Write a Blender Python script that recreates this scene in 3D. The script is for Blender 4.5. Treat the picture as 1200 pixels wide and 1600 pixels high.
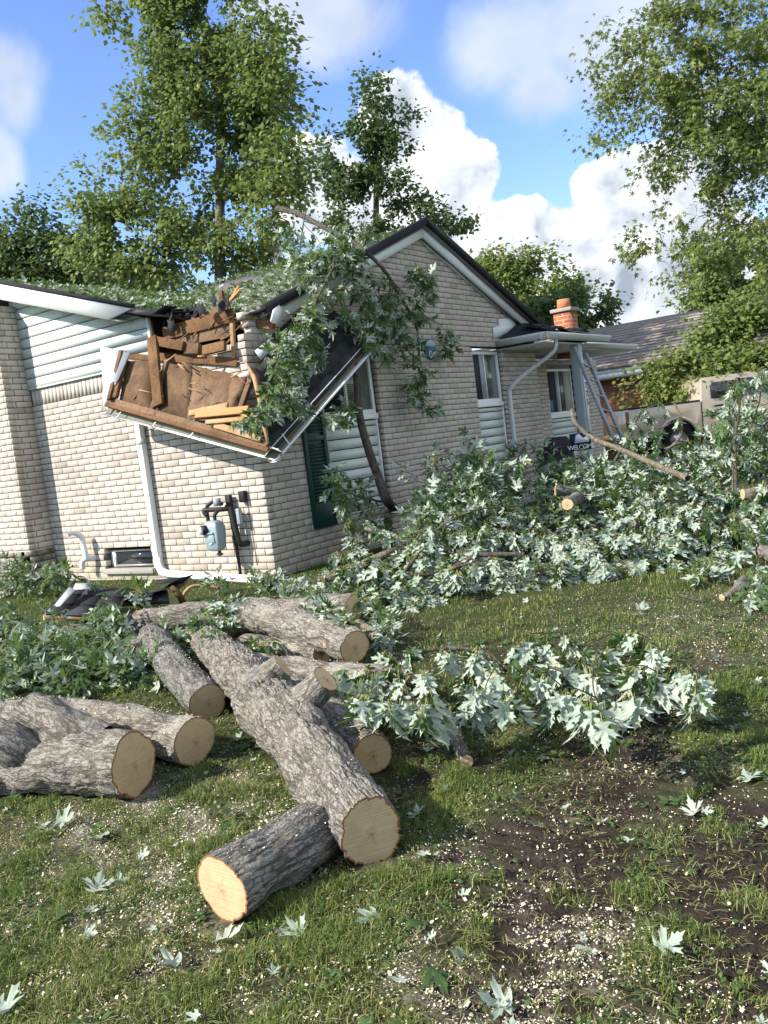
import bpy, math, random
import numpy as np
from mathutils import Vector, Matrix

for _o in list(bpy.data.objects):
    bpy.data.objects.remove(_o)
scene = bpy.context.scene
col = scene.collection
rng = np.random.default_rng(7)
random.seed(7)

# ------------------------------------------------------------------ camera
# world: X runs along the gable wall, Y along the side wall, origin at the near house corner
F = 1385.0
PITCH, ROLL, YAW = math.radians(4.83), math.radians(-7.04), math.radians(35.4)
def _axes():
    up = np.array([0, -math.cos(PITCH), -math.sin(PITCH)])
    fh = np.array([0, -math.sin(PITCH), math.cos(PITCH)])
    rt = np.array([1.0, 0, 0])
    c, s = math.cos(ROLL), math.sin(ROLL)
    m = np.array([[c, -s, 0], [s, c, 0], [0, 0, 1]])
    up, fh, rt = m @ up, m @ fh, m @ rt
    return np.array([math.sin(YAW)*rt + math.cos(YAW)*fh, -math.cos(YAW)*rt + math.sin(YAW)*fh, up])
AX = _axes()
CAM = np.array([-7.434, -6.894, 1.449])
HEAD = AX @ np.array([0, 0, 1.0]); HEAD[2] = 0; HEAD /= np.linalg.norm(HEAD)
RIGHT = np.array([HEAD[1], -HEAD[0], 0.0])
cam_data = bpy.data.cameras.new('camera')
cam_data.sensor_fit = 'VERTICAL'; cam_data.sensor_height = 24.0
cam_data.lens = 24.0 * F / 1600.0
cam_data.clip_start = 0.05; cam_data.clip_end = 3000
cam = bpy.data.objects.new('camera', cam_data); col.objects.link(cam)
_m = Matrix.Identity(4)
for i in range(3):
    _m[i][0] = AX[i][0]; _m[i][1] = -AX[i][1]; _m[i][2] = -AX[i][2]; _m[i][3] = CAM[i]
cam.matrix_world = _m
scene.camera = cam

# ------------------------------------------------------------------ node helper
class NB:
    def __init__(s, nt): s.nt = nt
    def n(s, t, **kw):
        nd = s.nt.nodes.new(t)
        for k, v in kw.items(): setattr(nd, k, v)
        return nd
    def put(s, sock, v):
        if isinstance(v, bpy.types.NodeSocket): s.nt.links.new(v, sock)
        elif isinstance(v, (tuple, list)):
            sock.default_value = tuple(v) + (1.0,) if (len(v) == 3 and len(sock.default_value) == 4) else tuple(v)
        else: sock.default_value = v
    def math(s, op, a, b=0.0, c=None, clamp=False):
        nd = s.n('ShaderNodeMath', operation=op); nd.use_clamp = clamp
        s.put(nd.inputs[0], a); s.put(nd.inputs[1], b)
        if c is not None: s.put(nd.inputs[2], c)
        return nd.outputs[0]
    def mix(s, f, a, b, blend='MIX'):
        nd = s.n('ShaderNodeMix', data_type='RGBA', blend_type=blend)
        s.put(nd.inputs[0], f); s.put(nd.inputs[6], a); s.put(nd.inputs[7], b)
        return nd.outputs[2]
    def noise(s, vec, scale, detail=4, rough=0.55, dist=0.0):
        nd = s.n('ShaderNodeTexNoise'); 
        if vec is not None: s.nt.links.new(vec, nd.inputs['Vector'])
        nd.inputs['Scale'].default_value = scale; nd.inputs['Detail'].default_value = detail
        nd.inputs['Roughness'].default_value = rough; nd.inputs['Distortion'].default_value = dist
        return nd.outputs['Fac']
    def ramp(s, f, stops, interp='LINEAR'):
        nd = s.n('ShaderNodeValToRGB'); nd.color_ramp.interpolation = interp
        el = nd.color_ramp.elements
        while len(el) < len(stops): el.new(0.5)
        for e, (p, c) in zip(el, stops):
            e.position = p; e.color = (c, c, c, 1) if isinstance(c, (int, float)) else tuple(c) + (1,)
        s.put(nd.inputs[0], f)
        return nd.outputs[0]
    def range(s, v, a, b, c=0.0, d=1.0, smooth=False):
        nd = s.n('ShaderNodeMapRange'); nd.interpolation_type = 'SMOOTHSTEP' if smooth else 'LINEAR'
        s.put(nd.inputs[0], v)
        for i, x in enumerate((a, b, c, d)): nd.inputs[i+1].default_value = x
        return nd.outputs[0]
    def coord(s, kind='Object', scale=(1, 1, 1), rot=(0, 0, 0)):
        tc = s.n('ShaderNodeTexCoord'); mp = s.n('ShaderNodeMapping')
        s.nt.links.new(tc.outputs[kind], mp.inputs[0])
        mp.inputs['Scale'].default_value = scale; mp.inputs['Rotation'].default_value = rot
        return mp.outputs[0]
    def attr(s, name):
        nd = s.n('ShaderNodeAttribute', attribute_name=name); return nd.outputs['Fac']
    def sepxyz(s, v):
        nd = s.n('ShaderNodeSeparateXYZ'); s.nt.links.new(v, nd.inputs[0]); return nd.outputs
    def bump(s, h, strength=0.3, dist=0.01):
        nd = s.n('ShaderNodeBump'); s.put(nd.inputs['Height'], h)
        nd.inputs['Strength'].default_value = strength; nd.inputs['Distance'].default_value = dist
        return nd.outputs[0]

# ------------------------------------------------------------------ sun, sky, exposure
LIGHT = np.array([1.0, -0.62, -0.83]); LIGHT /= np.linalg.norm(LIGHT)
sun_d = bpy.data.lights.new('sun', 'SUN'); sun_d.energy = 3.8; sun_d.angle = math.radians(0.53)
sun_d.color = (1.0, 0.94, 0.84)
sun = bpy.data.objects.new('sun', sun_d); col.objects.link(sun)
sun.rotation_euler = Vector(LIGHT).to_track_quat('-Z', 'Y').to_euler()
SUN_EL = math.asin(-LIGHT[2]); SUN_AZ = math.atan2(-LIGHT[0], -LIGHT[1])   # measured from +Y towards +X

def ray(px, py):
    return AX @ np.array([(px-600)/F, (py-800)/F, 1.0])
def azel(px, py):
    d = ray(px, py); d = d/np.linalg.norm(d)
    return math.atan2(d[1], d[0]), math.asin(d[2])

world = bpy.data.worlds.new('World'); scene.world = world; world.use_nodes = True
wn = NB(world.node_tree); world.node_tree.nodes.clear()
w_out = wn.n('ShaderNodeOutputWorld'); w_bg = wn.n('ShaderNodeBackground'); w_bg.inputs[1].default_value = 0.15
sky = wn.n('ShaderNodeTexSky', sky_type='NISHITA'); sky.sun_disc = False
sky.sun_elevation = SUN_EL; sky.sun_rotation = SUN_AZ; sky.altitude = 200
sky.air_density = 1.0; sky.dust_density = 0.3; sky.ozone_density = 3.2
_tc = wn.n('ShaderNodeTexCoord'); wdir = _tc.outputs['Generated']
_x, _y, _z = wn.sepxyz(wdir)
w_az = wn.math('ARCTAN2', _y, _x); w_el = wn.math('ARCSINE', _z)
def warp(v, sc, amp):
    nd = wn.n('ShaderNodeTexNoise'); wn.nt.links.new(wdir, nd.inputs['Vector'])
    nd.inputs['Scale'].default_value = sc; nd.inputs['Detail'].default_value = 3
    return nd
def blob_field(blobs):
    fld = None
    for (a, e, ra, re) in blobs:
        da = wn.math('MULTIPLY', wn.math('SUBTRACT', w_az, a), 1/ra)
        de = wn.math('MULTIPLY', wn.math('SUBTRACT', w_el, e), 1/re)
        q = wn.math('ADD', wn.math('MULTIPLY', da, da), wn.math('MULTIPLY', de, de))
        q = wn.math('SUBTRACT', 1.0, wn.math('POWER', q, 0.5))
        fld = q if fld is None else wn.math('SMOOTH_MAX', fld, q, 0.25)
    return fld
def px_blobs(lst):
    return [(*azel(x, y), rx/F, ry/F) for (x, y, rx, ry) in lst]
_r = np.random.default_rng(3)
far_k = [(_r.uniform(1.55, 5.75), _r.uniform(.08, 1.2), _r.uniform(.22, .5), _r.uniform(.14, .3)) for _ in range(22)]  # unseen clouds out of frame, added for neutral fill light
far_k = [((a+math.pi) % (2*math.pi) - math.pi, e, c, d) for a, e, c, d in far_k]
cum = blob_field(px_blobs([(622, 180, 62, 62), (665, 240, 85, 80), (725, 275, 62, 50), (500, 300, 80, 85), (620, 320, 140, 70),
    (800, 365, 105, 55), (700, 390, 120, 75), (880, 385, 110, 70), (965, 300, 78, 62), (1010, 270, 55, 42), (1030, 350, 100, 90), (960, 440, 170, 85),
    (1090, 430, 120, 90), (790, 450, 150, 70)]) + far_k)
n_big = wn.noise(wdir, 9, 9, 0.55, 0.3)
n_mid = wn.noise(wdir, 17, 8, 0.55, 0.2)
k_f = wn.math('ADD', cum, wn.math('MULTIPLY', wn.math('SUBTRACT', n_mid, 0.5), 1.15))
k_a = wn.range(k_f, 0.02, 0.16, smooth=True)
soft = blob_field(px_blobs([(930, 40, 190, 80), (960, 110, 120, 80), (800, 60, 120, 90), (540, 40, 130, 70), (470, 10, 110, 60), (850, 140, 90, 55),
    (10, 105, 75, 60), (25, 150, 50, 60), (0, 250, 40, 70), (980, 500, 260, 60), (640, 370, 150, 110), (1120, 220, 120, 160)]) + [(a+.3, e+.1, c*1.4, d*1.4) for a, e, c, d in far_k])
s_f = wn.math('ADD', soft, wn.math('MULTIPLY', wn.math('SUBTRACT', n_big, 0.5), 1.3))
s_a = wn.math('MULTIPLY', wn.range(s_f, -0.05, 0.75, smooth=True), 0.8)
# relief of the clouds: density difference towards the sun
mp = wn.n('ShaderNodeMapping'); wn.nt.links.new(wdir, mp.inputs[0])
_so = -LIGHT*0.022
mp.inputs['Location'].default_value = tuple(_so)
n_off = wn.noise(mp.outputs[0], 17, 8, 0.55, 0.2)
relief = wn.math('MULTIPLY', wn.math('SUBTRACT', n_mid, n_off), 2.2)
lump = wn.range(wn.noise(wdir, 6.5, 5, 0.55, 0.4), 0.36, 0.62, 0.0, 0.5, smooth=True)
k_t = wn.math('ADD', wn.math('ADD', 0.72, relief), wn.math('SUBTRACT', wn.math('MULTIPLY', wn.range(k_f, 0.0, 0.5), -0.06), wn.math('MULTIPLY', lump, wn.range(k_f, 0.1, 0.75))), clamp=True)
k_c = wn.ramp(k_t, [(0.0, (1.35, 1.6, 1.95)), (0.45, (2.7, 2.9, 3.15)), (1.0, (4.2, 4.2, 4.15))])
s_c = wn.ramp(wn.math('ADD', n_big, wn.math('MULTIPLY', s_f, -.2)), [(0.25, (2.2, 2.45, 2.8)), (0.6, (3.0, 3.2, 3.45))])
hs = wn.n('ShaderNodeHueSaturation'); hs.inputs['Saturation'].default_value = 1.1; hs.inputs['Value'].default_value = .92; hs.inputs['Hue'].default_value = .512
wn.nt.links.new(sky.outputs[0], hs.inputs['Color'])
w_col = wn.mix(s_a, hs.outputs[0], s_c)
w_col = wn.mix(k_a, w_col, k_c)
wn.nt.links.new(w_col, w_bg.inputs[0]); wn.nt.links.new(w_bg.outputs[0], w_out.inputs[0])

vs = scene.view_settings
vs.view_transform = 'Standard'; vs.look = 'None'; vs.exposure = 1.12; vs.gamma = 1.0; vs.use_curve_mapping = False
scene.cycles.use_denoising = True
scene.cycles.max_bounces = 6; scene.cycles.transparent_max_bounces = 6; scene.cycles.diffuse_bounces = 3

# ------------------------------------------------------------------ geometry helpers
def onp(px, py, axis, val):
    d = ray(px, py); return CAM + d*((val-CAM[axis])/d[axis])
def atd(px, py, depth): return CAM + ray(px, py)*depth
def proj(p):
    q = AX.T @ (np.asarray(p, float)-CAM); return 600+F*q[0]/q[2], 800+F*q[1]/q[2], q[2]
def projn(P):
    q = (np.asarray(P)-CAM) @ AX; return 600+F*q[:, 0]/q[:, 2], 800+F*q[:, 1]/q[:, 2], q[:, 2]

def _hash(ix, iy, iz, seed):
    h = (ix.astype(np.int64)*374761393 + iy.astype(np.int64)*668265263 + iz.astype(np.int64)*2147483647 + seed*1274126177) & 0xffffffff
    h = ((h ^ (h >> 13))*1274126177) & 0xffffffff
    return ((h ^ (h >> 16)) & 0xffff)/65535.0
def vnoise(p, seed=0):
    p = np.asarray(p, float); i = np.floor(p).astype(np.int64); f = p-i; f = f*f*(3-2*f)
    r = 0
    for dx in (0, 1):
        wx = f[:, 0] if dx else 1-f[:, 0]
        for dy in (0, 1):
            wy = f[:, 1] if dy else 1-f[:, 1]
            for dz in (0, 1):
                wz = f[:, 2] if dz else 1-f[:, 2]
                r = r + wx*wy*wz*_hash(i[:, 0]+dx, i[:, 1]+dy, i[:, 2]+dz, seed)
    return r
def fbm(p, octv=4, seed=0, gain=.5):
    p = np.asarray(p, float); a, s, t = 1.0, 0, 0
    for o in range(octv):
        s = s + a*vnoise(p*(2.03**o)+o*17.3, seed+o); t += a; a *= gain
    return s/t
def n2(x, y, sc, octv=3, seed=0):
    return fbm(np.stack([x*sc, y*sc, np.zeros_like(x)], 1), octv, seed)

def mesh_np(name, V, Fc, mat=None, smooth=False, attrs=None):
    V = np.asarray(V, np.float32).reshape(-1, 3)
    me = bpy.data.meshes.new(name)
    me.vertices.add(len(V)); me.vertices.foreach_set('co', V.ravel())
    if isinstance(Fc, np.ndarray):
        k = Fc.shape[1]; n = len(Fc)
        me.loops.add(n*k); me.loops.foreach_set('vertex_index', Fc.astype(np.int32).ravel())
        me.polygons.add(n); me.polygons.foreach_set('loop_start', np.arange(0, n*k, k, dtype=np.int32))
    else:
        n = len(Fc); lens = np.array([len(f) for f in Fc], np.int32)
        me.loops.add(int(lens.sum())); me.loops.foreach_set('vertex_index', np.concatenate([np.asarray(f, np.int32) for f in Fc]))
        me.polygons.add(n); me.polygons.foreach_set('loop_start', np.concatenate([[0], np.cumsum(lens)[:-1]]).astype(np.int32))
    if smooth: me.polygons.foreach_set('use_smooth', np.ones(n, bool))
    me.update(calc_edges=True)
    for k, v in (attrs or {}).items():
        a = me.attributes.new(k, 'FLOAT', 'POINT'); a.data.foreach_set('value', np.asarray(v, np.float32))
    if mat: me.materials.append(mat)
    return me

def tag(o, label=None, cat=None, group=None, kind=None):
    if label: o['label'] = label
    if cat: o['category'] = cat
    if group: o['group'] = group
    if kind: o['kind'] = kind
    return o
_wl = {}
def link(name, me, parent=None):
    o = bpy.data.objects.new(name, me); col.objects.link(o)
    if parent is not None:
        o.parent = parent; o.matrix_parent_inverse = _wl.get(parent.name, Matrix.Identity(4)).inverted()
    return o
def thing(name, label, cat, loc=(0, 0, 0), group=None):
    o = bpy.data.objects.new(name, None); col.objects.link(o); o.location = tuple(loc); o.empty_display_size = .1
    _wl[o.name] = Matrix.Translation(Vector(tuple(loc)))
    return tag(o, label, cat, group)
def put(o, mw):       # place an object by its world matrix (parent already set)
    o.matrix_basis = mw
    _wl[o.name] = mw

class MB:
    def __init__(s): s.v = []; s.f = []; s.r = []; s.cur = 0.5
    def add(s, V, Fc):
        b = len(s.v)
        s.v.extend([tuple(map(float, p)) for p in V]); s.r.extend([s.cur]*len(V))
        s.f.extend([[b+i for i in f] for f in Fc]); return s
    def box(s, c, size, R=None):
        x, y, z = [q/2 for q in size]
        P = np.array([[-x, -y, -z], [x, -y, -z], [x, y, -z], [-x, y, -z], [-x, -y, z], [x, -y, z], [x, y, z], [-x, y, z]])
        if R is not None: P = P @ np.asarray(R).T
        return s.add(P+np.asarray(c), [(0, 3, 2, 1), (4, 5, 6, 7), (0, 1, 5, 4), (1, 2, 6, 5), (2, 3, 7, 6), (3, 0, 4, 7)])
    def box2(s, a, b):
        a, b = np.minimum(a, b), np.maximum(a, b); return s.box((a+b)/2, b-a)
    def prism(s, poly, vec):
        P = np.asarray(poly, float); n = len(P); Q = P+np.asarray(vec)
        nrm = sum((np.cross(P[i]-P[0], P[(i+1) % n]-P[0]) for i in range(n)), np.zeros(3))
        fl = [list(range(n))[::-1], [n+i for i in range(n)]] + [[i, (i+1) % n, n+(i+1) % n, n+i] for i in range(n)]
        if np.dot(nrm, vec) < 0: fl = [f[::-1] for f in fl]
        return s.add(np.vstack([P, Q]), fl)
    def tube(s, pts, rad, n=8, cap=True, squash=None):
        V, Fc = tube_np(pts, rad, n)
        k = len(pts)
        fl = [list(q) for q in Fc]
        if cap: fl += [list(range(n))[::-1], [(k-1)*n+i for i in range(n)]]
        return s.add(V, fl)
    def plank(s, p0, p1, w, t, nrm):
        p0, p1 = np.asarray(p0, float), np.asarray(p1, float)
        d = p1-p0; L = np.linalg.norm(d); d = d/L
        nrm = np.asarray(nrm, float); nrm = nrm-d*np.dot(nrm, d); nrm /= np.linalg.norm(nrm)
        sd = np.cross(nrm, d)
        return s.box((p0+p1)/2, (L, w, t), np.stack([d, sd, nrm], 1))
    def build(s, name, mat, parent=None, smooth=False, bevel=0):
        me = mesh_np(name, np.array(s.v), s.f, mat, smooth, {'rnd': s.r})
        o = link(name, me, parent)
        if bevel:
            md = o.modifiers.new('bevel', 'BEVEL'); md.width = bevel; md.segments = 2; md.limit_method = 'ANGLE'
        return o

def smoothline(pts, k=6):
    P = np.asarray(pts, float); n = len(P)
    if n < 3: 
        t = np.linspace(0, 1, k+1)[:, None]; return P[0]*(1-t)+P[-1]*t
    E = np.vstack([2*P[0]-P[1], P, 2*P[-1]-P[-2]]); out = []
    for i in range(n-1):
        a, b, c, d = E[i], E[i+1], E[i+2], E[i+3]
        for t in np.linspace(0, 1, k, endpoint=False):
            out.append(.5*((2*b)+(c-a)*t+(2*a-5*b+4*c-d)*t*t+(3*b-a-3*c+d)*t**3))
    out.append(P[-1]); return np.array(out)
def frames(P):
    P = np.asarray(P, float); T = np.gradient(P, axis=0); T /= np.linalg.norm(T, axis=1)[:, None]+1e-12
    u = np.cross(T[0], [0, 0, 1.0]); 
    if np.linalg.norm(u) < 1e-3: u = np.cross(T[0], [1.0, 0, 0])
    u /= np.linalg.norm(u); U = []
    for t in T:
        u = u-t*np.dot(u, t); u = u/np.linalg.norm(u); U.append(u)
    U = np.array(U); return T, U, np.cross(T, U)
def tube_np(pts, rad, n=8):
    P = np.asarray(pts, float); k = len(P); rad = np.broadcast_to(np.asarray(rad, float), (k,))
    T, U, W = frames(P); a = np.linspace(0, 2*math.pi, n, endpoint=False)
    V = P[:, None, :]+rad[:, None, None]*(np.cos(a)[None, :, None]*U[:, None, :]+np.sin(a)[None, :, None]*W[:, None, :])
    i = np.arange(k-1)[:, None]*n; j = np.arange(n)[None, :]; j2 = (j+1) % n
    Fc = np.stack([i+j, i+j2, i+n+j2, i+n+j], -1).reshape(-1, 4)
    return V.reshape(-1, 3), Fc
class Tubes:          # many thin tubes in one mesh, fast
    def __init__(s): s.V = []; s.F = []; s.b = 0
    def add(s, pts, rad, n=5):
        V, Fc = tube_np(pts, rad, n); s.V.append(V); s.F.append(Fc+s.b); s.b += len(V)
    def build(s, name, mat, parent=None):
        return link(name, mesh_np(name, np.vstack(s.V), np.vstack(s.F), mat, True), parent)

# ------------------------------------------------------------------ lie of the land
def track_mask(x, y):
    m = np.zeros_like(x); tread = np.zeros_like(x)
    for (a, b, w) in TRACKS:
        d = b-a; L = np.hypot(*d); d = d/L
        u = (x-a[0])*d[0]+(y-a[1])*d[1]; v = (x-a[0])*-d[1]+(y-a[1])*d[0]
        wob = (n2(x, y, 3.0, 3, 5)-.5)*.25
        k = np.clip(1.25-np.abs(v+wob)/w, 0, 1)*np.clip((u+.3)/.4, 0, 1)*np.clip((L+.3-u)/.4, 0, 1)
        tr = .4-1.4*np.clip((np.cos((u+.05*np.sin(v*9)+wob*.3)*2*math.pi/0.10)-.5)/.4, 0, 1)
        m = np.maximum(m, k); tread = np.where(k > .05, tr, tread)
    return m, tread
def base_z(x, y):
    t = (x-CAM[0])*HEAD[0]+(y-CAM[1])*HEAD[1]
    return -0.2*np.clip(1-t/9.0, 0, 1.0)
def G0(px, py, h=0.0):
    d = ray(px, py); t = 5.0
    for _ in range(25):
        p = CAM+d*t; zg = float(base_z(p[0], p[1]))+h
        t = (zg-CAM[2])/d[2]
    return CAM+d*t
_p = lambda x, y: G0(x, y)[:2]
TRACKS = [(_p(800, 1640), _p(985, 1105), .33), (_p(1150, 1640), _p(1165, 1250), .32), (_p(700, 1340), _p(830, 1290), .14)]
def soil_mask(x, y):
    m, tr = track_mask(x, y)
    n = n2(x, y, 1.7, 4, 11); f = n2(x, y, 9.0, 3, 12)
    s = np.clip(m*1.25, 0, 1)*np.clip((f-.22)*4.5, 0, 1)
    s = np.maximum(s, np.clip((n-.56)*6, 0, 1)*np.clip((f-.35)*4, 0, 1)*.8)
    return np.clip(s, 0, 1), m, tr
def ground_z(x, y):
    x = np.asarray(x, float); y = np.asarray(y, float); sh = x.shape; x = x.ravel(); y = y.ravel()
    z = base_z(x, y); t = np.hypot(x-CAM[0], y-CAM[1]); near = np.clip(1.5-t/9, 0, 1)
    s, m, tr = soil_mask(x, y)
    z = z+near*((n2(x, y, 1.3, 3, 21)-.5)*.05+(n2(x, y, 7, 3, 22)-.5)*.025)
    z = z+near*m*(-.02+.034*tr*np.clip((n2(x, y, 5, 2, 33)-.25)*4, .15, 1)+(n2(x, y, 26, 3, 23)-.5)*.024)
    return z.reshape(sh)
def gz(x, y): return float(ground_z(np.array([x]), np.array([y]))[0])
def G(px, py, h=0.0): return G0(px, py, h)
# ------------------------------------------------------------------ materials
MAT = {}
def newmat(name, rough=.7, spec=.3):
    m = bpy.data.materials.new(name); m.use_nodes = True
    b = m.node_tree.nodes['Principled BSDF']; b.inputs['Roughness'].default_value = rough
    b.inputs['Specular IOR Level'].default_value = spec
    MAT[name] = m
    return m, NB(m.node_tree), b
def rnd_of(n):        # per-piece random number: attribute on joined meshes + object random
    oi = n.n('ShaderNodeObjectInfo')
    return n.math('FRACT', n.math('ADD', n.attr('rnd'), oi.outputs['Random']))
def paint(name, colr, rough=.5, var=.12, scale=3, dirt=(.2, .18, .14), dirt_amt=.25, bump=.1):
    m, n, b = newmat(name, rough)
    c = n.coord('Object'); a = n.noise(c, scale, 6, .6); f = n.noise(c, scale*14, 4, .6)
    k = n.mix(n.range(a, .35, .75, 0, var), colr, tuple(x*.75 for x in colr))
    k = n.mix(n.math('MULTIPLY', n.range(f, .52, .75), dirt_amt), k, dirt)
    n.put(b.inputs['Base Color'], k)
    n.put(b.inputs['Normal'], n.bump(n.noise(c, scale*30, 3), bump, .004)); return m
# brick
m, n, b = newmat('brick', .88, .15)
geo = n.n('ShaderNodeNewGeometry'); wp = geo.outputs['Position']
r = rnd_of(n); big = n.noise(wp, .9, 4, .6); med = n.noise(wp, 14, 5, .65); fine = n.noise(wp, 120, 3, .6)
k = n.ramp(r, [(0, (.37, .315, .265)), (.12, (.455, .405, .35)), (.4, (.50, .455, .395)), (.75, (.53, .485, .425)), (.92, (.49, .435, .385)), (1, (.42, .385, .35))])
k = n.mix(n.range(med, .45, .75, 0, .22), k, (.35, .315, .27))
k = n.mix(n.range(fine, .58, .75, 0, .32), k, (.28, .25, .21))
k = n.mix(n.range(big, .50, .72, 0, .45), k, (.31, .275, .235)); k = n.mix(n.range(n.noise(n.coord('Object', (1, 1, 1)), 7, 3), .62, .72, 0, .3), k, (.56, .52, .46))
_, _, wz = n.sepxyz(wp)
k = n.mix(n.math('MULTIPLY', n.range(wz, .42, .02, 0, .55), n.range(n.noise(wp, 3, 3), .35, .65)), k, (.42, .33, .18))   # ochre staining of the lowest courses
n.put(b.inputs['Base Color'], k)
n.put(b.inputs['Normal'], n.bump(n.math('ADD', med, n.math('MULTIPLY', fine, .7)), .22, .005))
m, n, b = newmat('mortar', .95, .1)
geo = n.n('ShaderNodeNewGeometry'); a = n.noise(geo.outputs['Position'], 40, 4)
n.put(b.inputs['Base Color'], n.ramp(a, [(.3, (.085, .073, .06)), (.7, (.15, .13, .108))]))
n.put(b.inputs['Normal'], n.bump(a, .5, .004))
m, n, b = newmat('old_brick', .92, .12)
geo = n.n('ShaderNodeNewGeometry'); wp = geo.outputs['Position']; a = n.noise(wp, 9, 5, .65)
k = n.ramp(rnd_of(n), [(0, (.26, .235, .20)), (1, (.36, .33, .28))])
n.put(b.inputs['Base Color'], n.mix(n.range(a, .42, .62), k, (.10, .095, .08))); n.put(b.inputs['Normal'], n.bump(a, .6, .01))
paint('siding', (.60, .665, .62), .5, .15, 1.2, dirt_amt=.12)
paint('white_trim', (.78, .80, .80), .45, .12, 2, dirt_amt=.15)
paint('gutter_paint', (.60, .61, .59), .5, .3, 4, (.12, .12, .08), .35)
paint('gutter_inside', (.20, .20, .15), .9, .5, 6, (.05, .045, .03), .8, .5)
paint('grey_post', (.33, .36, .38), .5, .15, 3, dirt_amt=.1)
paint('soffit', (.50, .50, .47), .7, .15, 3, dirt_amt=.1)
paint('shutter_green', (.006, .042, .030), .45, .3, 5, (.03, .06, .05), .2)
paint('flashing', (.46, .49, .52), .35, .1, 3, dirt_amt=.1)
paint('pvc', (.75, .76, .74), .4, .1, 5, dirt_amt=.3)
paint('black_plastic', (.012, .012, .013), .5, .2, 4, (.05, .05, .05), .2)
paint('meter_grey', (.26, .33, .36), .42, .2, 5, (.1, .1, .09), .25)
paint('iron', (.02, .02, .021), .55, .3, 9, (.08, .05, .03), .3)
paint('aluminium', (.34, .345, .35), .35, .2, 6, dirt_amt=.15)
MAT['aluminium'].node_tree.nodes['Principled BSDF'].inputs['Metallic'].default_value = .25
paint('concrete', (.36, .34, .30), .9, .4, 5, (.15, .13, .1), .5, .6)
paint('plaque_blue', (.02, .10, .17), .3, .3, 8, (.25, .4, .45), .4)
paint('plaque_pale', (.45, .6, .63), .4, .3, 9)
paint('navy', (.012, .016, .06), .6)
paint('curtain', (.42, .42, .38), .9, .2, 5)
paint('room_dark', (.025, .025, .025), .9)
paint('orange_wood', (.45, .235, .10), .8, .25, 6, (.4, .22, .1), .5, .4)
# weathered lumber, plywood, fresh splintered wood
def wood(name, c1, c2, c3, sc=(6, 6, 60)):
    m, n, b = newmat(name, .85, .15)
    c = n.coord('Object'); geo = n.n('ShaderNodeNewGeometry'); wp = geo.outputs['Position']
    w = n.noise(n.coord('Object', (3, 26, 26)), 1.4, 5, .6, .6); big = n.noise(wp, 4, 5, .65)
    k = n.ramp(w, [(.28, c2), (.62, c1)]); k = n.mix(n.range(big, .45, .68, 0, .75), k, c3)
    k = n.mix(n.range(rnd_of(n), 0, 1, 0, .3), k, c3)
    n.put(b.inputs['Base Color'], k); n.put(b.inputs['Normal'], n.bump(w, .5, .006)); return m
wood('lumber', (.225, .125, .062), (.135, .068, .032), (.06, .032, .018))
wood('plywood', (.20, .125, .072), (.135, .08, .043), (.055, .035, .022))
wood('old_board', (.24, .155, .095), (.155, .095, .055), (.07, .045, .03))
wood('fresh_wood', (.44, .30, .165), (.34, .205, .10), (.22, .115, .055))
# shingles
def shingle(name, c1, c2, c3):
    m, n, b = newmat(name, .95, .12)
    geo = n.n('ShaderNodeNewGeometry'); wp = geo.outputs['Position']
    g = n.noise(wp, 230, 2, .7); big = n.noise(wp, 2.2, 4)
    k = n.ramp(rnd_of(n), [(0, c1), (1, c2)]); k = n.mix(n.range(g, .5, .72, 0, .8), k, c3)
    k = n.mix(n.range(big, .5, .75, 0, .4), k, c3)
    n.put(b.inputs['Base Color'], k); n.put(b.inputs['Normal'], n.bump(g, .6, .003))
shingle('shingle_black', (.018, .019, .022), (.04, .042, .047), (.075, .075, .08))
shingle('shingle_grey', (.16, .15, .14), (.22, .205, .19), (.30, .285, .27))
shingle('shingle_brown', (.21, .18, .155), (.28, .245, .215), (.33, .295, .265))
# red brick (neighbour, far: pieces too small to tell apart there)
m, n, b = newmat('red_brick', .9, .12)
bt = n.n('ShaderNodeTexBrick'); 
geo = n.n('ShaderNodeNewGeometry'); px_, py_, pz_ = n.sepxyz(geo.outputs['Position'])
cb = n.n('ShaderNodeCombineXYZ'); n.put(cb.inputs[0], n.math('ADD', px_, py_)); n.put(cb.inputs[1], pz_)
n.nt.links.new(cb.outputs[0], bt.inputs['Vector'])
bt.inputs['Scale'].default_value = 1; bt.inputs['Brick Width'].default_value = .22; bt.inputs['Row Height'].default_value = .078
bt.inputs['Mortar Size'].default_value = .008; bt.inputs['Color1'].default_value = (.36, .10, .045, 1); bt.inputs['Color2'].default_value = (.45, .15, .07, 1)
bt.inputs['Mortar'].default_value = (.42, .36, .30, 1)
n.put(b.inputs['Base Color'], n.mix(n.range(n.noise(geo.outputs['Position'], 3, 4), .4, .7, 0, .5), bt.outputs[0], (.30, .09, .05)))
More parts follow.
